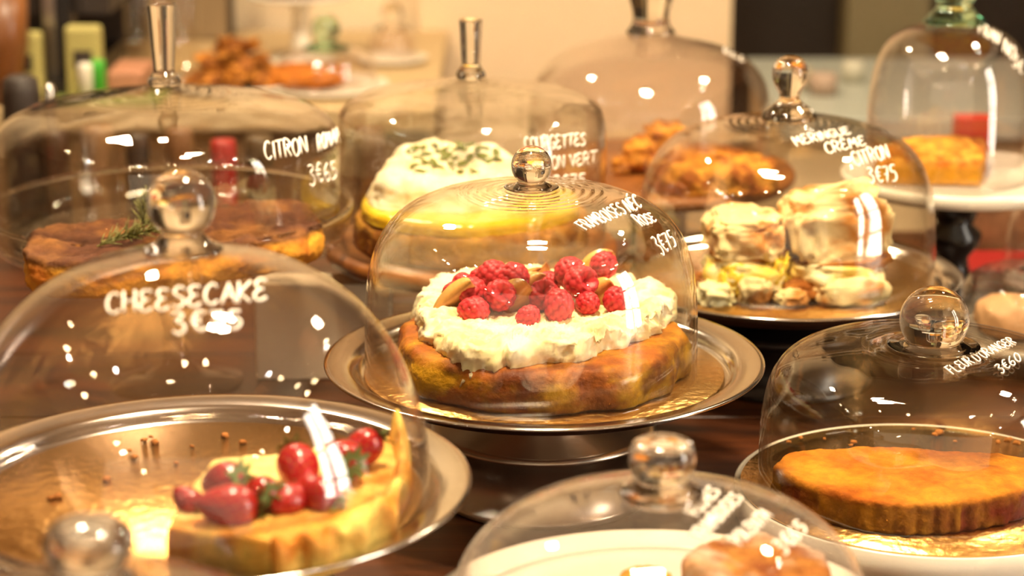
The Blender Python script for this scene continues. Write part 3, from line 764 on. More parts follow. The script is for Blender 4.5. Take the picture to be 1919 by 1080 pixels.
# raised crust wall at the outer arc
V, Fc = [], []
arc = []
for i in range(40):
    f = i/39; 
    pts = [(505,1012),(575,1003),(640,985),(700,955),(745,912),(756,865),(742,812)]
    q = f*(len(pts)-1); k = min(int(q), len(pts)-2); q -= k
    u = pts[k][0]*(1-q)+pts[k+1][0]*q; v = pts[k][1]*(1-q)+pts[k+1][1]*q
    arc.append(at(u, v, z2+hz))
org = arc[20].copy(); org.z = z2
rows = []
for i, p in enumerate(arc):
    f = i/39; a = arc[max(i-1, 0)]; b = arc[min(i+1, 39)]; tdir = (b-a).normalized(); nrm = Vector((tdir.y, -tdir.x, 0))
    hh = hz+.001+.012*max(0, f-.35)**1.0+.003*math.sin(i*1.3)+.014*math.exp(-((f-.97)/.05)**2); w_ = .0035+.001*math.sin(i*2.1)
    s = len(V)
    bul = .004*math.sin(i*.9)
    for (o_, z) in ((-.004, 0.0005), (w_*.6, 0.0005), (w_+bul, .010), (w_+bul*1.4, .02), (w_+.001, hh*.86), (w_*.5, hh), (-.002, hh-.001), (-.006, hz-.002)):
        q = p+nrm*o_; V.append((q.x-org.x, q.y-org.y, z))
    rows.append(range(s, s+8))
for a, b in zip(rows[:-1], rows[1:]):
    for k in range(8): Fc.append((a[k], b[k], b[(k+1) % 8], a[(k+1) % 8]))
Fc.append(tuple(rows[0])); Fc.append(tuple(reversed(rows[-1])))
me = mkmesh('crust', V, Fc, M_crust); paint(me, lambda p, n: mixc(srgb('c97a1e'), srgb('f5cf68'), .55+1.2*fbm(p, 35, 3, 11)))
cr2 = link('crust', me, cheese, org-cheese.location); cr2['label'] = 'folded golden pastry crust'
md = cr2.modifiers.new('sub', 'SUBSURF'); md.levels = 2; md.render_levels = 2

def strawberry_me():
    V0, Fc = ico(5); V = []
    nd = 110; k = np.arange(nd)+.5; ph = np.arccos(1-2*k/nd); th = PI*(1+5**.5)*k
    Cn = np.stack([np.cos(th)*np.sin(ph), np.sin(th)*np.sin(ph), np.cos(ph)], 1)
    P = np.array([tuple(v) for v in V0]); d = np.arccos(np.clip(P@Cn.T, -1, 1)).min(1)
    for i, v in enumerate(V0):
        k_ = 1-.05*math.exp(-(d[i]/.05)**2); t = (v.z+1)/2
        rr = .55+.5*t**.7-.08*t**6
        V.append(Vector((v.x*rr*.013*k_, v.y*rr*.013*k_, v.z*.0165*k_)))
    me = mkmesh('strawberry', V, Fc, M_straw)
    ca = me.color_attributes.new('Col', 'FLOAT_COLOR', 'POINT'); buf = np.ones((len(d), 4))
    red, sd = np.array(srgb('b0121a')[:3]), np.array(srgb('d89a40')[:3]); m = np.exp(-(d/.035)**2)[:, None]
    buf[:, :3] = red*(1-m)+sd*m; ca.data.foreach_set('color', buf.ravel()); return me
def calyx_me():
    V, Fc = [], []
    for k in range(9):
        a = 2*PI*k/9+.2; s = len(V); L_ = .011*random.uniform(.8, 1.2); up = random.uniform(.002, .007)
        for t, wd in ((.1, .0014), (.45, .0024), (.8, .0013), (1, .0002)):
            x, z = L_*t, .0155-.003*t*t+up*t*t
            for sgn in (-1, 1):
                V.append((x*math.cos(a)-sgn*wd*math.sin(a), x*math.sin(a)+sgn*wd*math.cos(a), z))
        for i in range(3): Fc.append((s+2*i, s+2*i+2, s+2*i+3, s+2*i+1))
    n0 = len(V); V += [(x, y, z+.0005) for x, y, z in V]; Fc += [tuple(n0+i for i in reversed(f)) for f in Fc]
    tube([(0, 0, .014), (.001, 0, .019), (.003, 0, .023)], .0008, V, Fc, 6)
    return mkmesh('calyx', V, Fc, M_green, False)
SM, CM = strawberry_me(), calyx_me()
for u, v, dz, s, r, lb in [
 (418,905,.042,1.1,(65,20,40),'strawberry at the left corner of the cheesecake, leaves up'),
 (425,948,.040,1.15,(100,10,110),'bright red strawberry lying on the front edge of the cheesecake'),
 (352,938,.036,.72,(150,-60,0),'leafy strawberry hanging over the left end of the cheesecake'),
 (487,925,.039,.95,(60,60,10),'dark strawberry second from the left on the cheesecake'),
 (560,880,.043,1.15,(70,-10,200),'strawberry in the middle back of the cheesecake'),
 (595,925,.038,1.0,(110,0,60),'leafy strawberry in the middle front of the cheesecake'),
 (540,940,.036,.9,(90,40,150),'strawberry half hidden by leaves at the middle of the cheesecake'),
 (640,862,.043,1.15,(80,30,20),'strawberry on the right back part of the cheesecake'),
 (675,845,.042,1.0,(50,30,90),'strawberry rightmost next to the raised pastry crust')]:
    p = at(u, v, Z2+dz); o = link('strawberry', SM, None, p, tuple(math.radians(a) for a in r), (s, s, s)); tag(o, lb, 'strawberry', 'strawberries on the cheesecake')
    link('calyx', CM, o)
crm = blob_me('crumb', .0016, .0013, .0008, M_crumb, lambda p, n: srgb('b5702a'), amp=.5, sub=2, nsc=3)
for i, (u, v) in enumerate([(283,820),(270,826),(290,830),(243,846),(252,858),(422,818),(360,838),(95,935),(108,932),(330,870),(455,830),(200,900),(620,805)]):
    p = at(u, v, Z2+.0026); o = link('cake_crumb', crm, None, p+Vector((0, 0, .0006)), (0, 0, i), (1+.5*(i % 3),)*3); tag(o, 'small brown cake crumb on the gold card left of the strawberry cheesecake' if u < 600 else 'small brown crumb on the gold card behind the strawberries', 'crumb', 'crumbs on the gold card')

# ---- cake 3: rosemary lemon cake
z3 = Z3+.0006; h3 = .031
ol = [at(u, v, z3+h3) for u, v in ((45,462),(62,432),(110,420),(180,414),(250,408),(330,398),(400,385),(480,375),(560,373),(592,392),(600,420),(560,440),(440,458),(300,480),(200,492),(90,492),(50,480))]
T3, S3 = srgb('56301a'), srgb('dd9c30')
def col3(p, n):
    t = fbm(p, 28, 4, 2)
    return mixc(mixc(S3, srgb('b86a1e'), .35+t), mixc(T3, srgb('865628'), .3+t), (p.z-.022)/.006)
lem = slab('lemon_cake', ol, z3, h3, M_sponge, col3, er=.005, amp=.0045, nsc=55, seed=3, bulge=.002)
tag(lem, 'brown topped lemon cake in the glass dish, a rosemary sprig on it', 'cake')
V, Fc = [], []
stem = [at(u, v, z3+h3+dz) for u, v, dz in ((182,462,.004),(215,450,.006),(250,432,.010),(285,415,.014),(300,400,.016))]
stem = [Vector(q) for q in catmull([tuple(s) for s in stem], 6)]
tube(stem, .0009, V, Fc, 5)
stem2 = [at(u, v, z3+h3+dz) for u, v, dz in ((230,448,.006),(260,440,.010),(290,432,.012),(310,425,.012))]; stem2 = [Vector(q) for q in catmull([tuple(s) for s in stem2], 6)]
stem3 = [at(u, v, z3+h3+dz) for u, v, dz in ((270,425,.010),(268,405,.018),(272,385,.026),(278,374,.030))]; stem3 = [Vector(q) for q in catmull([tuple(s) for s in stem3], 6)]
tube(stem2, .0008, V, Fc, 5); tube(stem3, .0008, V, Fc, 5)
rn = random.Random(3)
for st in (stem, stem2, stem3):
    for i in range(95):
        q = rn.random()*(len(st)-1.01); k = int(q); p = st[k].lerp(st[k+1], q-k); d = (st[k+1]-st[k]).normalized()
        side = Vector((rn.uniform(-1, 1), rn.uniform(-1, 1), rn.uniform(-.3, 1))); dd = (d*1.1+side.normalized()*.9).normalized(); L_ = rn.uniform(.010, .017)
        if (p+dd*L_).z < z3+h3+.002: dd.z = abs(dd.z)+.1
        tube([p, p+dd*L_*.5+Vector((0, 0, .0006)), p+dd*L_], [.00055, .0007, .0002], V, Fc, 4)
org = Vector(stem[0]); me = mkmesh('rosemary_sprig', [Vector(q)-org for q in V], Fc, simple('rosemary_green', srgb(112, 108, 48), .6, noise_amt=.4, nscale=80))
o = link('rosemary_sprig', me, None, org); tag(o, 'dry green rosemary sprig lying on the brown lemon cake', 'herb sprig')

# ---- cake 4: courgette lime cake with curd, cream, pumpkin seeds
d4 = DOMES[4]['c']; z4 = Z4+.0002
cz = slab('courgette_cake', circle((d4.x, d4.y), .110), z4, .030, M_crust, lambda p, n: mixc(srgb('8c5418'), srgb('c08a30'), .4+fbm(p, 25, 4, 1)), er=.010, amp=.0025, nsc=40, nth=200)
tag(cz, 'round brown cake with yellow curd, whipped cream and green seeds, under the rod handled dome', 'cake')
ycur = slab('lemon_curd', circle((d4.x-.002, d4.y-.002), .103), z4+.0285, .0135, M_curd, lambda p, n: srgb('f0c828'), er=.0075, amp=.0015, nsc=25, edgefn=lambda t, z: .006*noise.noise(Vector((math.cos(t)*2.5, math.sin(t)*2.5, 3))), parent=cz)
ycur['label'] = 'glossy yellow lemon curd'
ol = [at(u, v, z4+.072) for u, v in ((704,322),(722,295),(752,274),(790,262),(860,262),(930,270),(962,286),(970,306),(940,324),(860,334),(775,334),(724,330))]
cr4 = slab('cream', ol, z4+.040, .030, M_cream, lambda p, n: mixc(CW, CY_, .3+fbm(p, 30, 3, 2)), er=.010, amp=.005, nsc=35, topfn=lambda x, y, k: .006*fbm((x, y, 0), 22, 3, 9), edgefn=lambda t, z: .011*(1-z/.03)*(1+.5*noise.noise(Vector((math.cos(t)*3, math.sin(t)*3, 1)))), parent=cz, seed=8)
cr4['label'] = 'whipped cream layer'
sdm = blob_me('pumpkin_seed', .0068, .0036, .0014, M_straw, lambda p, n: mixc(srgb('54601c'), srgb('7c8030'), .5+60*p.y), amp=.1, sub=3, power=1)
seeds = [(773,282),(792,278),(800,290),(785,298),(797,306),(776,312),(790,323),(812,308),(820,313),(826,286),(833,282),(832,300),(838,292),(852,282),(852,298),(845,308),(865,280),(872,284),(880,296),(868,308),(895,282),(905,278),(900,294),(908,294),(930,288),(935,300),(890,324),(862,325),(880,274),(815,274),(862,272),(918,304)]
for i, (u, v) in enumerate(seeds):
    p = hit(cr4, u, v, z4+.076)+Vector((0, 0, .0012)); o = link('pumpkin_seed', sdm, None, p, (rn.uniform(-.5, .5), rn.uniform(-.5, .5), rn.uniform(0, 6)), (1.1, 1.1, 1.2))
    tag(o, 'green pumpkin seed scattered on the whipped cream of the courgette lime cake', 'seed', 'pumpkin seeds on the courgette cake')

# ---- cake 5: golden crumble
d5 = DOMES[5]['c']; z5 = Z5+.0002
colc = lambda p, n: mixc(srgb('9a5210'), srgb('d89430'), .5+1.6*fbm(p, 45, 3, 4))
ol = [at(u, v, z5+.030) for u, v in ((1212,292),(1240,272),(1330,268),(1400,280),(1458,298),(1452,312),(1380,315),(1290,316),(1226,310))]
crum = slab('crumble_cake', ol, z5, .030, M_crumb, colc, er=.010, amp=.006, nsc=50, seed=6)
tag(crum, 'golden brown crumble cake on the wooden stand under the far dome', 'cake')
for (u, v, hw, hh, D, dep, lb) in ((1166,333,20,16,d5.y-.03,.011,'small golden pastry knob at the left end of the wooden stand'),(1200,315,34,30,d5.y-.02,.02,'rough golden pastry lump left of the crumble cake'),(1248,262,42,32,d5.y+.05,.022,'golden pastry lump behind the crumble cake'),(1208,290,26,24,d5.y+.03,.02,'golden pastry piece leaning at the back left of the crumble cake')):
    p = at_d(u, v, D); hhm = hh*depth(p)/F/.96
    o = pblob('pastry_piece', u, v, hw, hh, D, dep, M_crumb, colc, amp=.30, nsc=2.2, power=.8, seed=u, sub=4)
    o.location.z = max(o.location.z, z5+hhm*.95); tag(o, lb, 'pastry', 'pastry pieces on the wooden stand')

# ---- cake 6: meringue, cream and lemon curd
d6 = DOMES[6]['c']; D6 = d6.y-.035
merc = lambda p, n: mixc(srgb('f6dca0'), srgb('c8843a'), max(0, .12+2.2*fbm(p, 34, 4, 3)**1.0))
spc = lambda p, n: mixc(srgb('8a4c18'), srgb('b87830'), .5+fbm(p, 50, 3, 1))
crc = lambda p, n: mixc(srgb('fbeebc'), srgb('f0cf5c'), .45+1.6*fbm(p, 30, 3, 6))
curc = lambda p, n: srgb('f0cc3c')
m6 = empty('meringue_cake', (d6.x, d6.y, Z6+.0025), 'cut meringue cake stacked with cream, sponge and lemon curd on gold card', 'cake')
def mp(name, u, v, hw, hh, dD, dep, mat, col, lb=None, **kw):
    o = pblob(name, u, v, hw, hh, D6+dD, dep, mat, col, parent=m6, **kw)
    if lb: o['label'] = lb
    return o
mp('meringue_top', 1392, 436, 74, 42, .0, .040, M_mer, merc, 'smaller left meringue top', amp=.22, nsc=1.6, power=.62, seed=11, ridged=.12, sub=5)
mp('meringue_top', 1565, 420, 97, 68, .01, .045, M_mer, merc, 'large tilted right meringue top', amp=.20, nsc=1.5, power=.55, seed=5, ridged=.12, rot=(0, math.radians(-7), 0), sub=5)
mp('sponge_layer', 1418, 468, 58, 14, .004, .036, M_sponge, spc, amp=.2, seed=2, power=.6)
mp('sponge_layer', 1575, 480, 88, 13, .004, .040, M_sponge, spc, amp=.2, seed=3, power=.6, rot=(0, math.radians(-4), 0))
mp('cream_layer', 1396, 506, 76, 34, -.006, .036, M_cream, crc, amp=.22, nsc=2.2, seed=4)
mp('cream_layer', 1560, 504, 84, 26, -.004, .040, M_cream, crc, amp=.22, nsc=2.2, seed=7)
mp('lemon_curd', 1376, 525, 28, 30, -.030, .012, M_curd, curc, amp=.4, nsc=2, seed=8)
mp('lemon_curd', 1450, 505, 26, 28, -.020, .016, M_curd, curc, amp=.6, nsc=2.4, seed=9)
mp('cream_dollop', 1342, 550, 34, 20, -.035, .018, M_cream, crc, amp=.4, seed=10)
mp('meringue_base', 1412, 543, 34, 30, -.032, .020, M_mer, merc, amp=.25, seed=12, power=.7, ridged=.1)
mp('meringue_base', 1484, 560, 30, 15, -.045, .012, M_mer, merc, amp=.3, seed=13, power=.7)
mp('meringue_base', 1590, 541, 72, 32, -.026, .030, M_mer, merc, amp=.2, seed=14, power=.65, ridged=.1, rot=(0, math.radians(-8), 0))
mp('sponge_layer', 1500, 533, 46, 18, -.012, .03, M_sponge, spc, amp=.2, seed=15)
for i, (u, v, s) in enumerate(((1312,515,1.6),(1306,520,1.1),(1655,528,1.3),(1325,480,1.2),(1647,540,.9))):
    p = at(u, v+8, Z6+.003); o = link('meringue_crumb', crm, None, p+Vector((0, 0, .0026*s)), (0, 0, i), (s*1.6,)*3); tag(o, 'crumb beside the meringue cake on its gold card', 'crumb', 'crumbs around the meringue cake')

# ---- cake 7: quiche slice on paper
z7 = Z7+.0042
ol = [at(u, v, z7+.026) for u, v in ((1640,278),(1690,258),(1780,252),(1842,256),(1851,268),(1846,288),(1836,302),(1790,300),(1720,300),(1650,298))]
def col7(p, n): return mixc(srgb('c89018'), mixc(srgb('c87418'), srgb('ecb040'), .5+1.3*fbm(p, 60, 3, 2)), (p.z-.016)/.004) if p.x < .038 else srgb('a86420')
q7 = slab('quiche', ol, z7, .026, M_crust, col7, er=.004, amp=.002, nsc=60, seed=9); tag(q7, 'thick golden quiche slice on the white stand', 'quiche')
V, Fc = [], []
pp = [at(1690, 318, z7-.0008), at(1845, 352, z7-.0008), at(1868, 330, z7-.0008), at(1720, 300, z7-.0008)]
zz = Z7+.0033
V = [(p.x, p.y, zz) for p in pp]+[(p.x, p.y, zz+.0004) for p in pp]; Fc = [(3,2,1,0),(4,5,6,7),(0,1,5,4),(1,2,6,5),(2,3,7,6),(3,0,4,7)]
o = obj('baking_paper', V, Fc, M_porc, smooth=False); tag(o, 'white sheet of paper under the quiche slice', 'paper')

# ---- cake 8: orange blossom cake
z8 = Z8+.0024
ol = [at(u, v, z8+.026) for u, v in ((1446,868),(1468,846),(1530,838),(1620,836),(1700,837),(1850,846),(1960,858),(1998,872),(1985,892),(1940,908),(1880,925),(1840,933),(1780,941),(1700,944),(1620,937),(1550,921),(1480,896))]
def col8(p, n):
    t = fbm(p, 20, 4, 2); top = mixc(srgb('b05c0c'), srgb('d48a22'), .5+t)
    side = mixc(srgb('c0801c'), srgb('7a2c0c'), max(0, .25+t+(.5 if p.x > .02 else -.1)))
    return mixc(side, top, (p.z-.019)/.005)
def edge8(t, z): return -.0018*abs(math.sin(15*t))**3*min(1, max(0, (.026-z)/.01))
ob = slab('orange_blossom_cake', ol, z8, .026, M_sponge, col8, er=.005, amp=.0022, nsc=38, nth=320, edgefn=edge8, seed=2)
tag(ob, 'half eaten orange sponge cake with dark baked rim, under the low wide dome', 'cake')
for i, (u, v, s) in enumerate(((1600,836,1.6),(1595,842,1.1),(1500,828,1.3),(1478,836,1.2),(1760,818,2.4),(1752,822,1.6),(1790,835,1),(1890,832,2.2),(1870,836,1.5),(1905,838,1.8),(1712,812,1),(1545,830,1))):
    p = at(u, v-6, z8+.001); o = link('cake_crumb', crm, None, p+Vector((0, 0, .0008)), (0, 0, i), (s,)*3); tag(o, 'orange crumb behind the orange blossom cake on its gold card', 'crumb', 'crumbs behind the orange blossom cake')

# ---- cake 9: sugar dusted cake and small tart piece
z9 = Z9+.0035
ol = [at(u, v, z9+.036) for u, v in ((1282,1040),(1300,1012),(1360,990),(1430,985),(1500,1000),(1550,1030),(1565,1075),(1540,1120),(1450,1150),(1350,1140),(1290,1095))]
def col9(p, n):
    t = fbm(p, 24, 4, 2); c = mixc(srgb('8a4a1a'), srgb('c98c3c'), .5+t)
    return mixc(c, srgb('d8c4a8'), max(0, .25+1.4*fbm(p, 16, 4, 8))*(1 if p.z > .028 else .2))
pc = slab('polenta_cake', ol, z9, .036, M_sponge, col9, er=.008, amp=.004, nsc=30, seed=5); tag(pc, 'brown polenta cake dusted with icing sugar under the front dome', 'cake')
ol = [at(u, v, z9+.022) for u, v in ((1150,1090),(1165,1062),(1200,1052),(1240,1055),(1262,1070),(1262,1110),(1200,1120))]
pt = slab('polenta_cake_piece', ol, z9, .022, M_crumb, lambda p, n: mixc(srgb('c88a28'), srgb('9a3c34'), max(0, 2*fbm(p, 30, 3, 3))), er=.006, amp=.003, nsc=50); tag(pt, 'small cut piece of berry cake left of the sugar dusted cake', 'cake')
# ---- cake 11: pale lump in the small dome
p = at(1880, 640, .026)
me = blob_me('bun', .033, .03, .020, simple('bun_crust', srgb(206, 158, 110), .6), lambda p, n: (1, 1, 1), amp=.1, power=.8, sub=4)
o = link('bun', me, None, (p.x+.010, p.y+.02, .026+.019)); tag(o, 'pale pinkish bun under the small dome at the frame edge', 'bun')

# ------------------------------------------------------------------ things on the table behind
p = at(540, 690, 0)
V, Fc = box(-.238, -.112, 1.988, 2.03, 0, .092); o = obj('beige_box', V, Fc, M_beige, smooth=False); bevel(o, .002); tag(o, 'plain beige box standing right of the stem of the glass dish', 'box')
a = at_d(1270, 392, 2.12); b = at_d(1350, 440, 2.12)
V, Fc = box(a.x, b.x, 2.535, 2.545, 0, .06); o = obj('menu_card', V, Fc, M_beige, smooth=False); tag(o, 'small beige card behind the wooden stand of the crumble', 'card')
# colourful packets on the right behind the white stand
def packet(u0, u1, v0, v1, D, th, mat, name, label, z0=0, cat='packet'):
    a, b = at_d(u0, v0, D), at_d(u1, v1, D)
    V, Fc = box(a.x, b.x, D, D+th, z0, max(a.z, z0+.03)); o = obj(name, V, Fc, mat, smooth=False); bevel(o, .002); tag(o, label, cat); return o
M_red = simple('red_print', srgb(178, 30, 24), .5); M_pack = simple('mixed_print', srgb(150, 110, 70), .5, noise_amt=.9, nscale=40)
packet(1795, 1950, 380, 480, 2.40, .03, M_pack, 'biscuit_packet', 'dark and tan printed packet behind the black cake stand stem')
V, Fc = box(.44, .60, 2.30, 2.385, 0, .022); o = obj('red_box', V, Fc, M_red, smooth=False); bevel(o, .002); tag(o, 'flat red box in front of the printed packet', 'box')
packet(1795, 1860, 222, 270, 2.50, .03, M_red, 'red_packet', 'red packet seen through the bell shaped dome')

# ------------------------------------------------------------------ back counters and what stands on them
M_cnt = simple('sand_counter', srgb(188, 160, 116), .5, noise_amt=.15)
def counter(x0, x1, y0, y1, z, top, front, label):
    t = empty('back_counter', ((x0+x1)/2, (y0+y1)/2, FL), label, 'counter')
    V, Fc = box(x0, x1, y0, y1, z-.03, z); V = [(a-t.location.x, b-t.location.y, c-FL) for a, b, c in V]; bevel(obj('worktop', V, Fc, top, t, smooth=False), .003)
    V, Fc = box(x0+.01, x1-.01, y0+.02, y1, FL, z-.031); V = [(a-t.location.x, b-t.location.y, c-FL) for a, b, c in V]; obj('cabinet', V, Fc, front, t, smooth=False)
counter(-1.9, -.10, 2.85, 3.5, .09, M_cnt, simple('brown_front', srgb(120, 88, 54), .6, noise_amt=.3, nscale=6), 'sand coloured counter along the left back wall')
V, Fc = box(at_d(90, 0, 2.9).x, at_d(300, 0, 2.9).x, 2.86, 2.99, .0905, .094); o = obj('cutting_mat', V, Fc, simple('olive_mat', srgb(120, 128, 58), .6), smooth=False); tag(o, 'olive green mat on the back counter in front of the cups', 'mat')
counter(x1+.02, 1.6, 2.97, 3.46, .053, simple('pale_blue_top', srgb(168, 170, 158), .35), simple('cream_front', srgb(214, 188, 146), .7), 'pale blue topped counter behind the meringue dome')
DB = 3.0; ZC = .0905
def bk_cyl(name, u, w_, vtop, D, mat, label, cat, z=ZC, prof=None):
    p = at_d(u, 100, D); s = depth(p)/F; r = w_*s; zt = at_d(u, vtop, D).z
    h = max(zt-z, .03)
    prof = prof or [(0,0),(1,0),(1,.9),(.9,.98),(.6,1),(0,1)]
    V, Fc = lathe([(a*r, b*h) for a, b in prof], 48); o = obj(name, V, Fc, mat, loc=(p.x, D, z)); tag(o, label, cat); return o
xc0, xc1 = at_d(-120, 0, 3.4).x, at_d(425, 0, 3.4).x
t = empty('wall_cabinet', ((xc0+xc1)/2, 3.42, ZC), 'blurred taupe cabinet behind the coffee machine and glass jars', 'cabinet')
for k in range(3):
    a_ = xc0+(xc1-xc0)*k/3-t.location.x; b_ = xc0+(xc1-xc0)*(k+1)/3-t.location.x
    obj('door', *box(a_+.002, b_-.002, -.02, 0, .003, .7), simple('taupe_paint', srgb(140, 116, 84), .6), t, smooth=False)
obj('body', *box(xc0-t.location.x, xc1-t.location.x, .001, .07, .0, .71), M_dark, t, smooth=False)
# coffee machine with black posts
x_a, x_b = at_d(-60, 0, 3.0).x, at_d(205, 0, 3.0).x
t = empty('coffee_machine', ((x_a+x_b)/2, 3.15, ZC), 'blurred dark coffee machine with black posts at the upper left corner', 'coffee machine')
def lb(*a):
    V, Fc = box(*a); return [(x-t.location.x, y-t.location.y, z-ZC) for x, y, z in V], Fc
obj('body', *lb(x_a, x_b, 3.0, 3.3, ZC+.10, ZC+.36), M_dark, t, smooth=False)
obj('base', *lb(x_a, x_b-.03, 2.93, 3.3, ZC, ZC+.022), M_black, t, smooth=False)
for (u0, u1) in ((78, 102), (102, 132)):
    obj('post', *lb(at_d(u0, 0, 2.96).x, at_d(u1, 0, 2.96).x-.001, 2.96, 3.0, ZC+.0225, ZC+.36), M_black if u0 > 90 else M_steel_r, t, smooth=False)
obj('back_panel', *lb(x_a, x_b, 3.25, 3.3, ZC+.0225, ZC+.099), M_dark, t, smooth=False)
M_lab = simple('pale_green_label', srgb(176, 164, 96), .6, noise_amt=.15, nscale=30)
for i, (u0, u1, v0, v1, lbx) in enumerate(((18, 78, 62, 122, 'pale green bag between the coffee machine corner and black post'), (118, 190, 50, 118, 'pale green bag right of the black machine post'))):
    a, b = at_d(u0, v0, 2.9), at_d(u1, v1, 2.9)
    V, Fc = box(a.x, b.x, 2.90, 2.925, ZC, a.z); o = obj('coffee_bag', V, Fc, M_lab, smooth=False); bevel(o, .006); tag(o, lbx, 'bag')
    V, Fc = box(a.x+.012, b.x-.012, 2.897, 2.8995, ZC+(a.z-ZC)*.45, ZC+(a.z-ZC)*.68); q = obj('label', V, Fc, M_dark, o, smooth=False)
bk_cyl('wooden_bowl', 8, 50, -30, 2.88, woodmat('bowl_wood', srgb('5a3014'), srgb('8a5426')), 'large blurred brown bowl at the upper left corner', 'bowl', prof=[(0,0),(.35,0),(.6,.15),(.9,.5),(1,1),(.95,1),(.8,.55),(0,.2)])
for u, w_, vt, m, l_ in ((35, 36, 142, M_dark, 'dark canister below the coffee machine'), (88, 12, 158, M_steel, 'shiny narrow canister below the coffee machine')):
    bk_cyl('canister', u, w_, vt, 2.46, m, l_, 'canister', z=.0)
bk_cyl('green_cup', 182, 14, 112, 2.9, simple('bright_green', srgb(70, 170, 50), .4), 'small bright green cup on the olive green mat', 'cup')
bk_cyl('white_cup', 158, 14, 118, 2.89, M_porc, 'small white cup left of the green cup', 'cup')
V, Fc = box(at_d(200, 0, 2.95).x, at_d(268, 0, 2.95).x, 2.92, 3.02, ZC, ZC+.035); o = obj('pink_box', V, Fc, simple('pink_brown', srgb(176, 122, 92), .6), smooth=False); bevel(o, .004); tag(o, 'pinkish brown box right of the green cup', 'box')
jar = thin_glass('jar_glass', wave=.5)
for u, w_, D, l_ in ((215, 26, 3.12, 'tall glass jar behind the rod handle, left one of three'), (262, 26, 3.14, 'tall glass jar behind the rod handle, middle one of three'), (345, 32, 3.10, 'tall glass jar right of the rod handle of the wide dome')):
    bk_cyl('glass_jar', u, w_, -60, D+.28 if u < 240 else D, jar, l_, 'jar', prof=[(0,0),(.95,0),(1,.03),(1,.85),(.8,.95),(.78,1),(.74,1),(.76,.95),(.95,.85),(.95,.04),(0,.03)])
# pile of crisp pastries on a plate
p = at_d(430, 118, 2.95)
V, Fc = lathe([(0,0),(.05,0),(.085,.008),(.087,.011),(.05,.006),(0,.005)], 48); o = obj('plate', V, Fc, M_porc, loc=(p.x, 2.99, ZC)); tag(o, 'small white plate under the heap of crisp pastries', 'plate')
for i in range(16):
    lay = 0 if i < 8 else (1 if i < 13 else 2); rr = (.042, .026, .012)[lay]; a_ = i*2.4
    me = blob_me('crisp_pastry', .024, .015, .007, M_crumb, lambda p, n: mixc(srgb('7a400e'), srgb('c07c28'), .5+2*fbm(p, 60, 3, 4)), amp=.55, nsc=1.8, seed=i*3, sub=4)
    o = link('crisp_pastry', me, None, (p.x+rr*math.cos(a_), 2.99+rr*math.sin(a_), ZC+.018+lay*.019), (rn.uniform(-.5, .5), rn.uniform(-.5, .5), a_)); tag(o, 'crisp golden pastry in the blurred heap on the back counter', 'pastry', 'heap of crisp pastries')
# far domes
def far_dome(u, w_, D, zb, hpx, label, kmat=None, knobr=.014, plate=True, plabel='', stand=0):
    p = at_d(u, 100, D); s = depth(p)/F; R = w_*s; H = hpx*s
    P = catmull([(r*R, z*H) for r, z in P6], 4); P.append((0, H+.0003)); inn = offset_prof(P, .002); inn[-1] = (0, H-.002)
    loop = [(0, H-.002)]+[q for q in reversed(inn[1:-1]) if q[0] > 1e-4]+[(R-.002, 0), (R, 0)]+[q for q in P[1:-1]]+[(0, H+.0003)]
    V, Fc = lathe(loop, 64); o = obj('glass_dome', V, Fc, g2, loc=(p.x, D, zb)); tag(o, label, 'glass cover')
    kp = catmull(ball_knob(knobr), 3); kp = [(0, kp[0][1])]+[q for q in kp if q[0] > 1e-4]+[(0, kp[-1][1])]
    V, Fc = lathe([(a, b+H) for a, b in kp], 32); obj('knob', V, Fc, kmat or M_glass_knob, o)
    t = empty('cake_stand', (p.x, D, ZC), plabel, 'cake stand')
    hh = zb-ZC
    V, Fc = lathe([(0, hh-.006), (R+.01, hh-.004), (R+.016, hh+.001), (R+.014, hh+.002), (R+.008, hh-.0005), (0, hh-.0005)], 64); obj('plate', V, Fc, M_porc, t)
    if hh > .02:
        V, Fc = lathe([(0, 0), (.05, 0), (.05, .004), (.014, .012), (.012, hh-.02), (.03, hh-.0062), (0, hh-.0062)], 32); obj('foot', V, Fc, M_porc, t)
    return p
far_dome(565, 82, 3.22, ZC+.095, 190, 'far blurred glass dome raised on a white stand, a dark cake inside', plabel='white stand lifting the far glass dome with dark cake')
me = blob_me('chocolate_cake', .042, .04, .026, M_sponge, spc, amp=.3, power=.7, sub=4); o = link('chocolate_cake', me, None, (at_d(550, 100, 3.22).x, 3.22, ZC+.095+.024)); tag(o, 'brown cake inside the far raised glass dome', 'cake')
far_dome(612, 95, 2.98, .098, 70, 'low blurred glass dome with a green ball knob at the back', kmat=M_green_knob, knobr=.019, plabel='white plate under the green knobbed far dome')
me = blob_me('orange_tart', .05, .045, .014, M_sponge, lambda p, n: srgb('c8782a'), amp=.2, power=.7, sub=4); o = link('orange_tart', me, None, (at_d(575, 100, 2.98).x, 2.98, .098+.013)); tag(o, 'orange brown tart inside the green knobbed far dome', 'tart')
far_dome(735, 46, 3.2, .098, 55, 'small far glass dome with a clear knob against the cream wall, left of two', plabel='plate under the small far dome, left of two', knobr=.016)

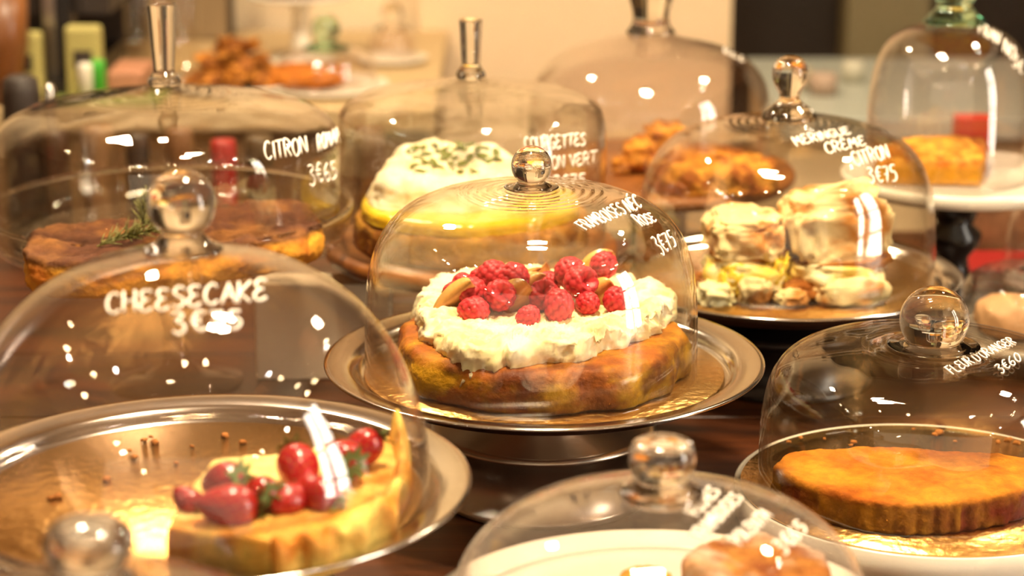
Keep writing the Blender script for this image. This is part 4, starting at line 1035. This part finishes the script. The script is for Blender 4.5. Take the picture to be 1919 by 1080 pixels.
# jars and tubs on the pale blue counter
for i, (u, w_, vt, D, col_, l_) in enumerate(((1500, 22, 130, 3.2, srgb(186, 170, 140), 'blurred beige tub on the pale blue counter, left one'), (1545, 26, 138, 3.15, srgb(176, 150, 130), 'blurred pinkish bowl on the pale blue counter'), (1600, 20, 118, 3.25, srgb(196, 190, 170), 'blurred pale tub on the pale blue counter, next to the bell dome'))):
    bk_cyl('tub', u, w_, vt, D, simple('tub_plastic', col_, .4), l_, 'tub', z=.0535)
for u, w_, vt, D, c_, l_ in ((95, 24, 245, 2.44, '3c2618', 'dark brown canister seen through the left side of the wide flat dome'), (175, 30, 235, 2.47, '8c6a48', 'tan canister seen through the wide flat dome'), (250, 22, 250, 2.45, '2c2420', 'black canister seen through the wide flat dome, left of the ball knob'),
    (330, 26, 240, 2.48, '7a5638', 'brown canister behind the ball knob of the front dome'), (412, 24, 262, 2.42, 'a01c1c', 'red canister seen through the wide flat dome'), (480, 26, 255, 2.47, '58462e', 'olive brown canister right of the red one'), (690, 28, 238, 2.47, '6a4a30', 'brown canister seen through the left side of the courgette cake dome')):
    bk_cyl('canister', u, w_, vt, D, simple('canister_paint', srgb(c_), .4), l_, 'canister', z=.0005, prof=[(0,0),(.95,0),(1,.03),(1,.82),(1.03,.83),(1.03,.97),(.9,1),(0,1)])
# shelf of cakes seen through the domes at mid height, left (dark wooden stool)
V, Fc = box(.24, .5, 2.56, 2.58, FL, .0, ) if False else ([], [])

# ------------------------------------------------------------------ lamps and fairy lights above the table
M_opal = emit('opal_lamp', (1, .85, .62, 1), 3)
def lamp(x, y, rx, ry, label):
    t = empty('pendant_lamp', (x, y, 1.44), label, 'ceiling lamp', 'pendant lamps above the cake table')
    V, Fc = lathe([(0, 0), (1.12, 0), (1.15, .02), (1.0, .05), (.3, .075), (0, .08)], 48); obj('shade', [(a*rx, b*ry, c) for a, b, c in V], Fc, M_black, t)
    V, Fc = tube([(0, 0, .08), (0, 0, .31)], .004); obj('cord', V, Fc, M_black, t)
lamp(.02, 1.48, .098, .045, 'oval pendant lamp above the cake table'); lamp(.02, 1.70, .098, .045, 'oval pendant lamp above the cake table')
lamp(-.62, 2.7, .07, .07, 'round pendant lamp above the back counter'); lamp(.9, 2.5, .07, .07, 'round pendant lamp above the right end')
bulb_me = mkmesh('bulb', *lathe([(0, -.014), (.009, -.011), (.0125, -.002), (.009, .006), (.004, .011), (0, .012)], 12), emit('fairy_bulb', (1, .74, .40, 1), 260))
bulb_cool = mkmesh('bulb', *lathe([(0, -.014), (.009, -.011), (.0125, -.002), (.009, .006), (.004, .011), (0, .012)], 12), emit('fairy_bulb_white', (1, .92, .80, 1), 420))
for k, (A, B, ts) in enumerate((((-1.6, .9, 1.30), (1.4, 1.1, 1.38), (.05, .09, .22, .30, .47, .52, .71, .78, .93)),
                                ((-1.1, 2.1, 1.25), (-.7, -1.0, .85), (.08, .20, .24, .41, .60, .66, .88)),
                                ((.9, 2.3, 1.30), (1.2, -.6, .95), (.06, .11, .33, .39, .62, .80, .86)))):
    A, B = Vector(A), Vector(B)
    t = empty('fairy_light_string', A, 'string of small warm bulbs hung over the cake table', 'fairy lights', 'fairy light strings')
    pt = lambda q: A.lerp(B, q)-Vector((0, 0, .18*math.sin(PI*q)))-A
    V, Fc = tube([pt(i/30) for i in range(31)], .0015, n=5); obj('wire', V, Fc, M_black, t)
    for i, q in enumerate(ts):
        link('bulb', bulb_cool if (i+k) % 3 == 0 else bulb_me, t, pt(q)-Vector((0, 0, .014)))
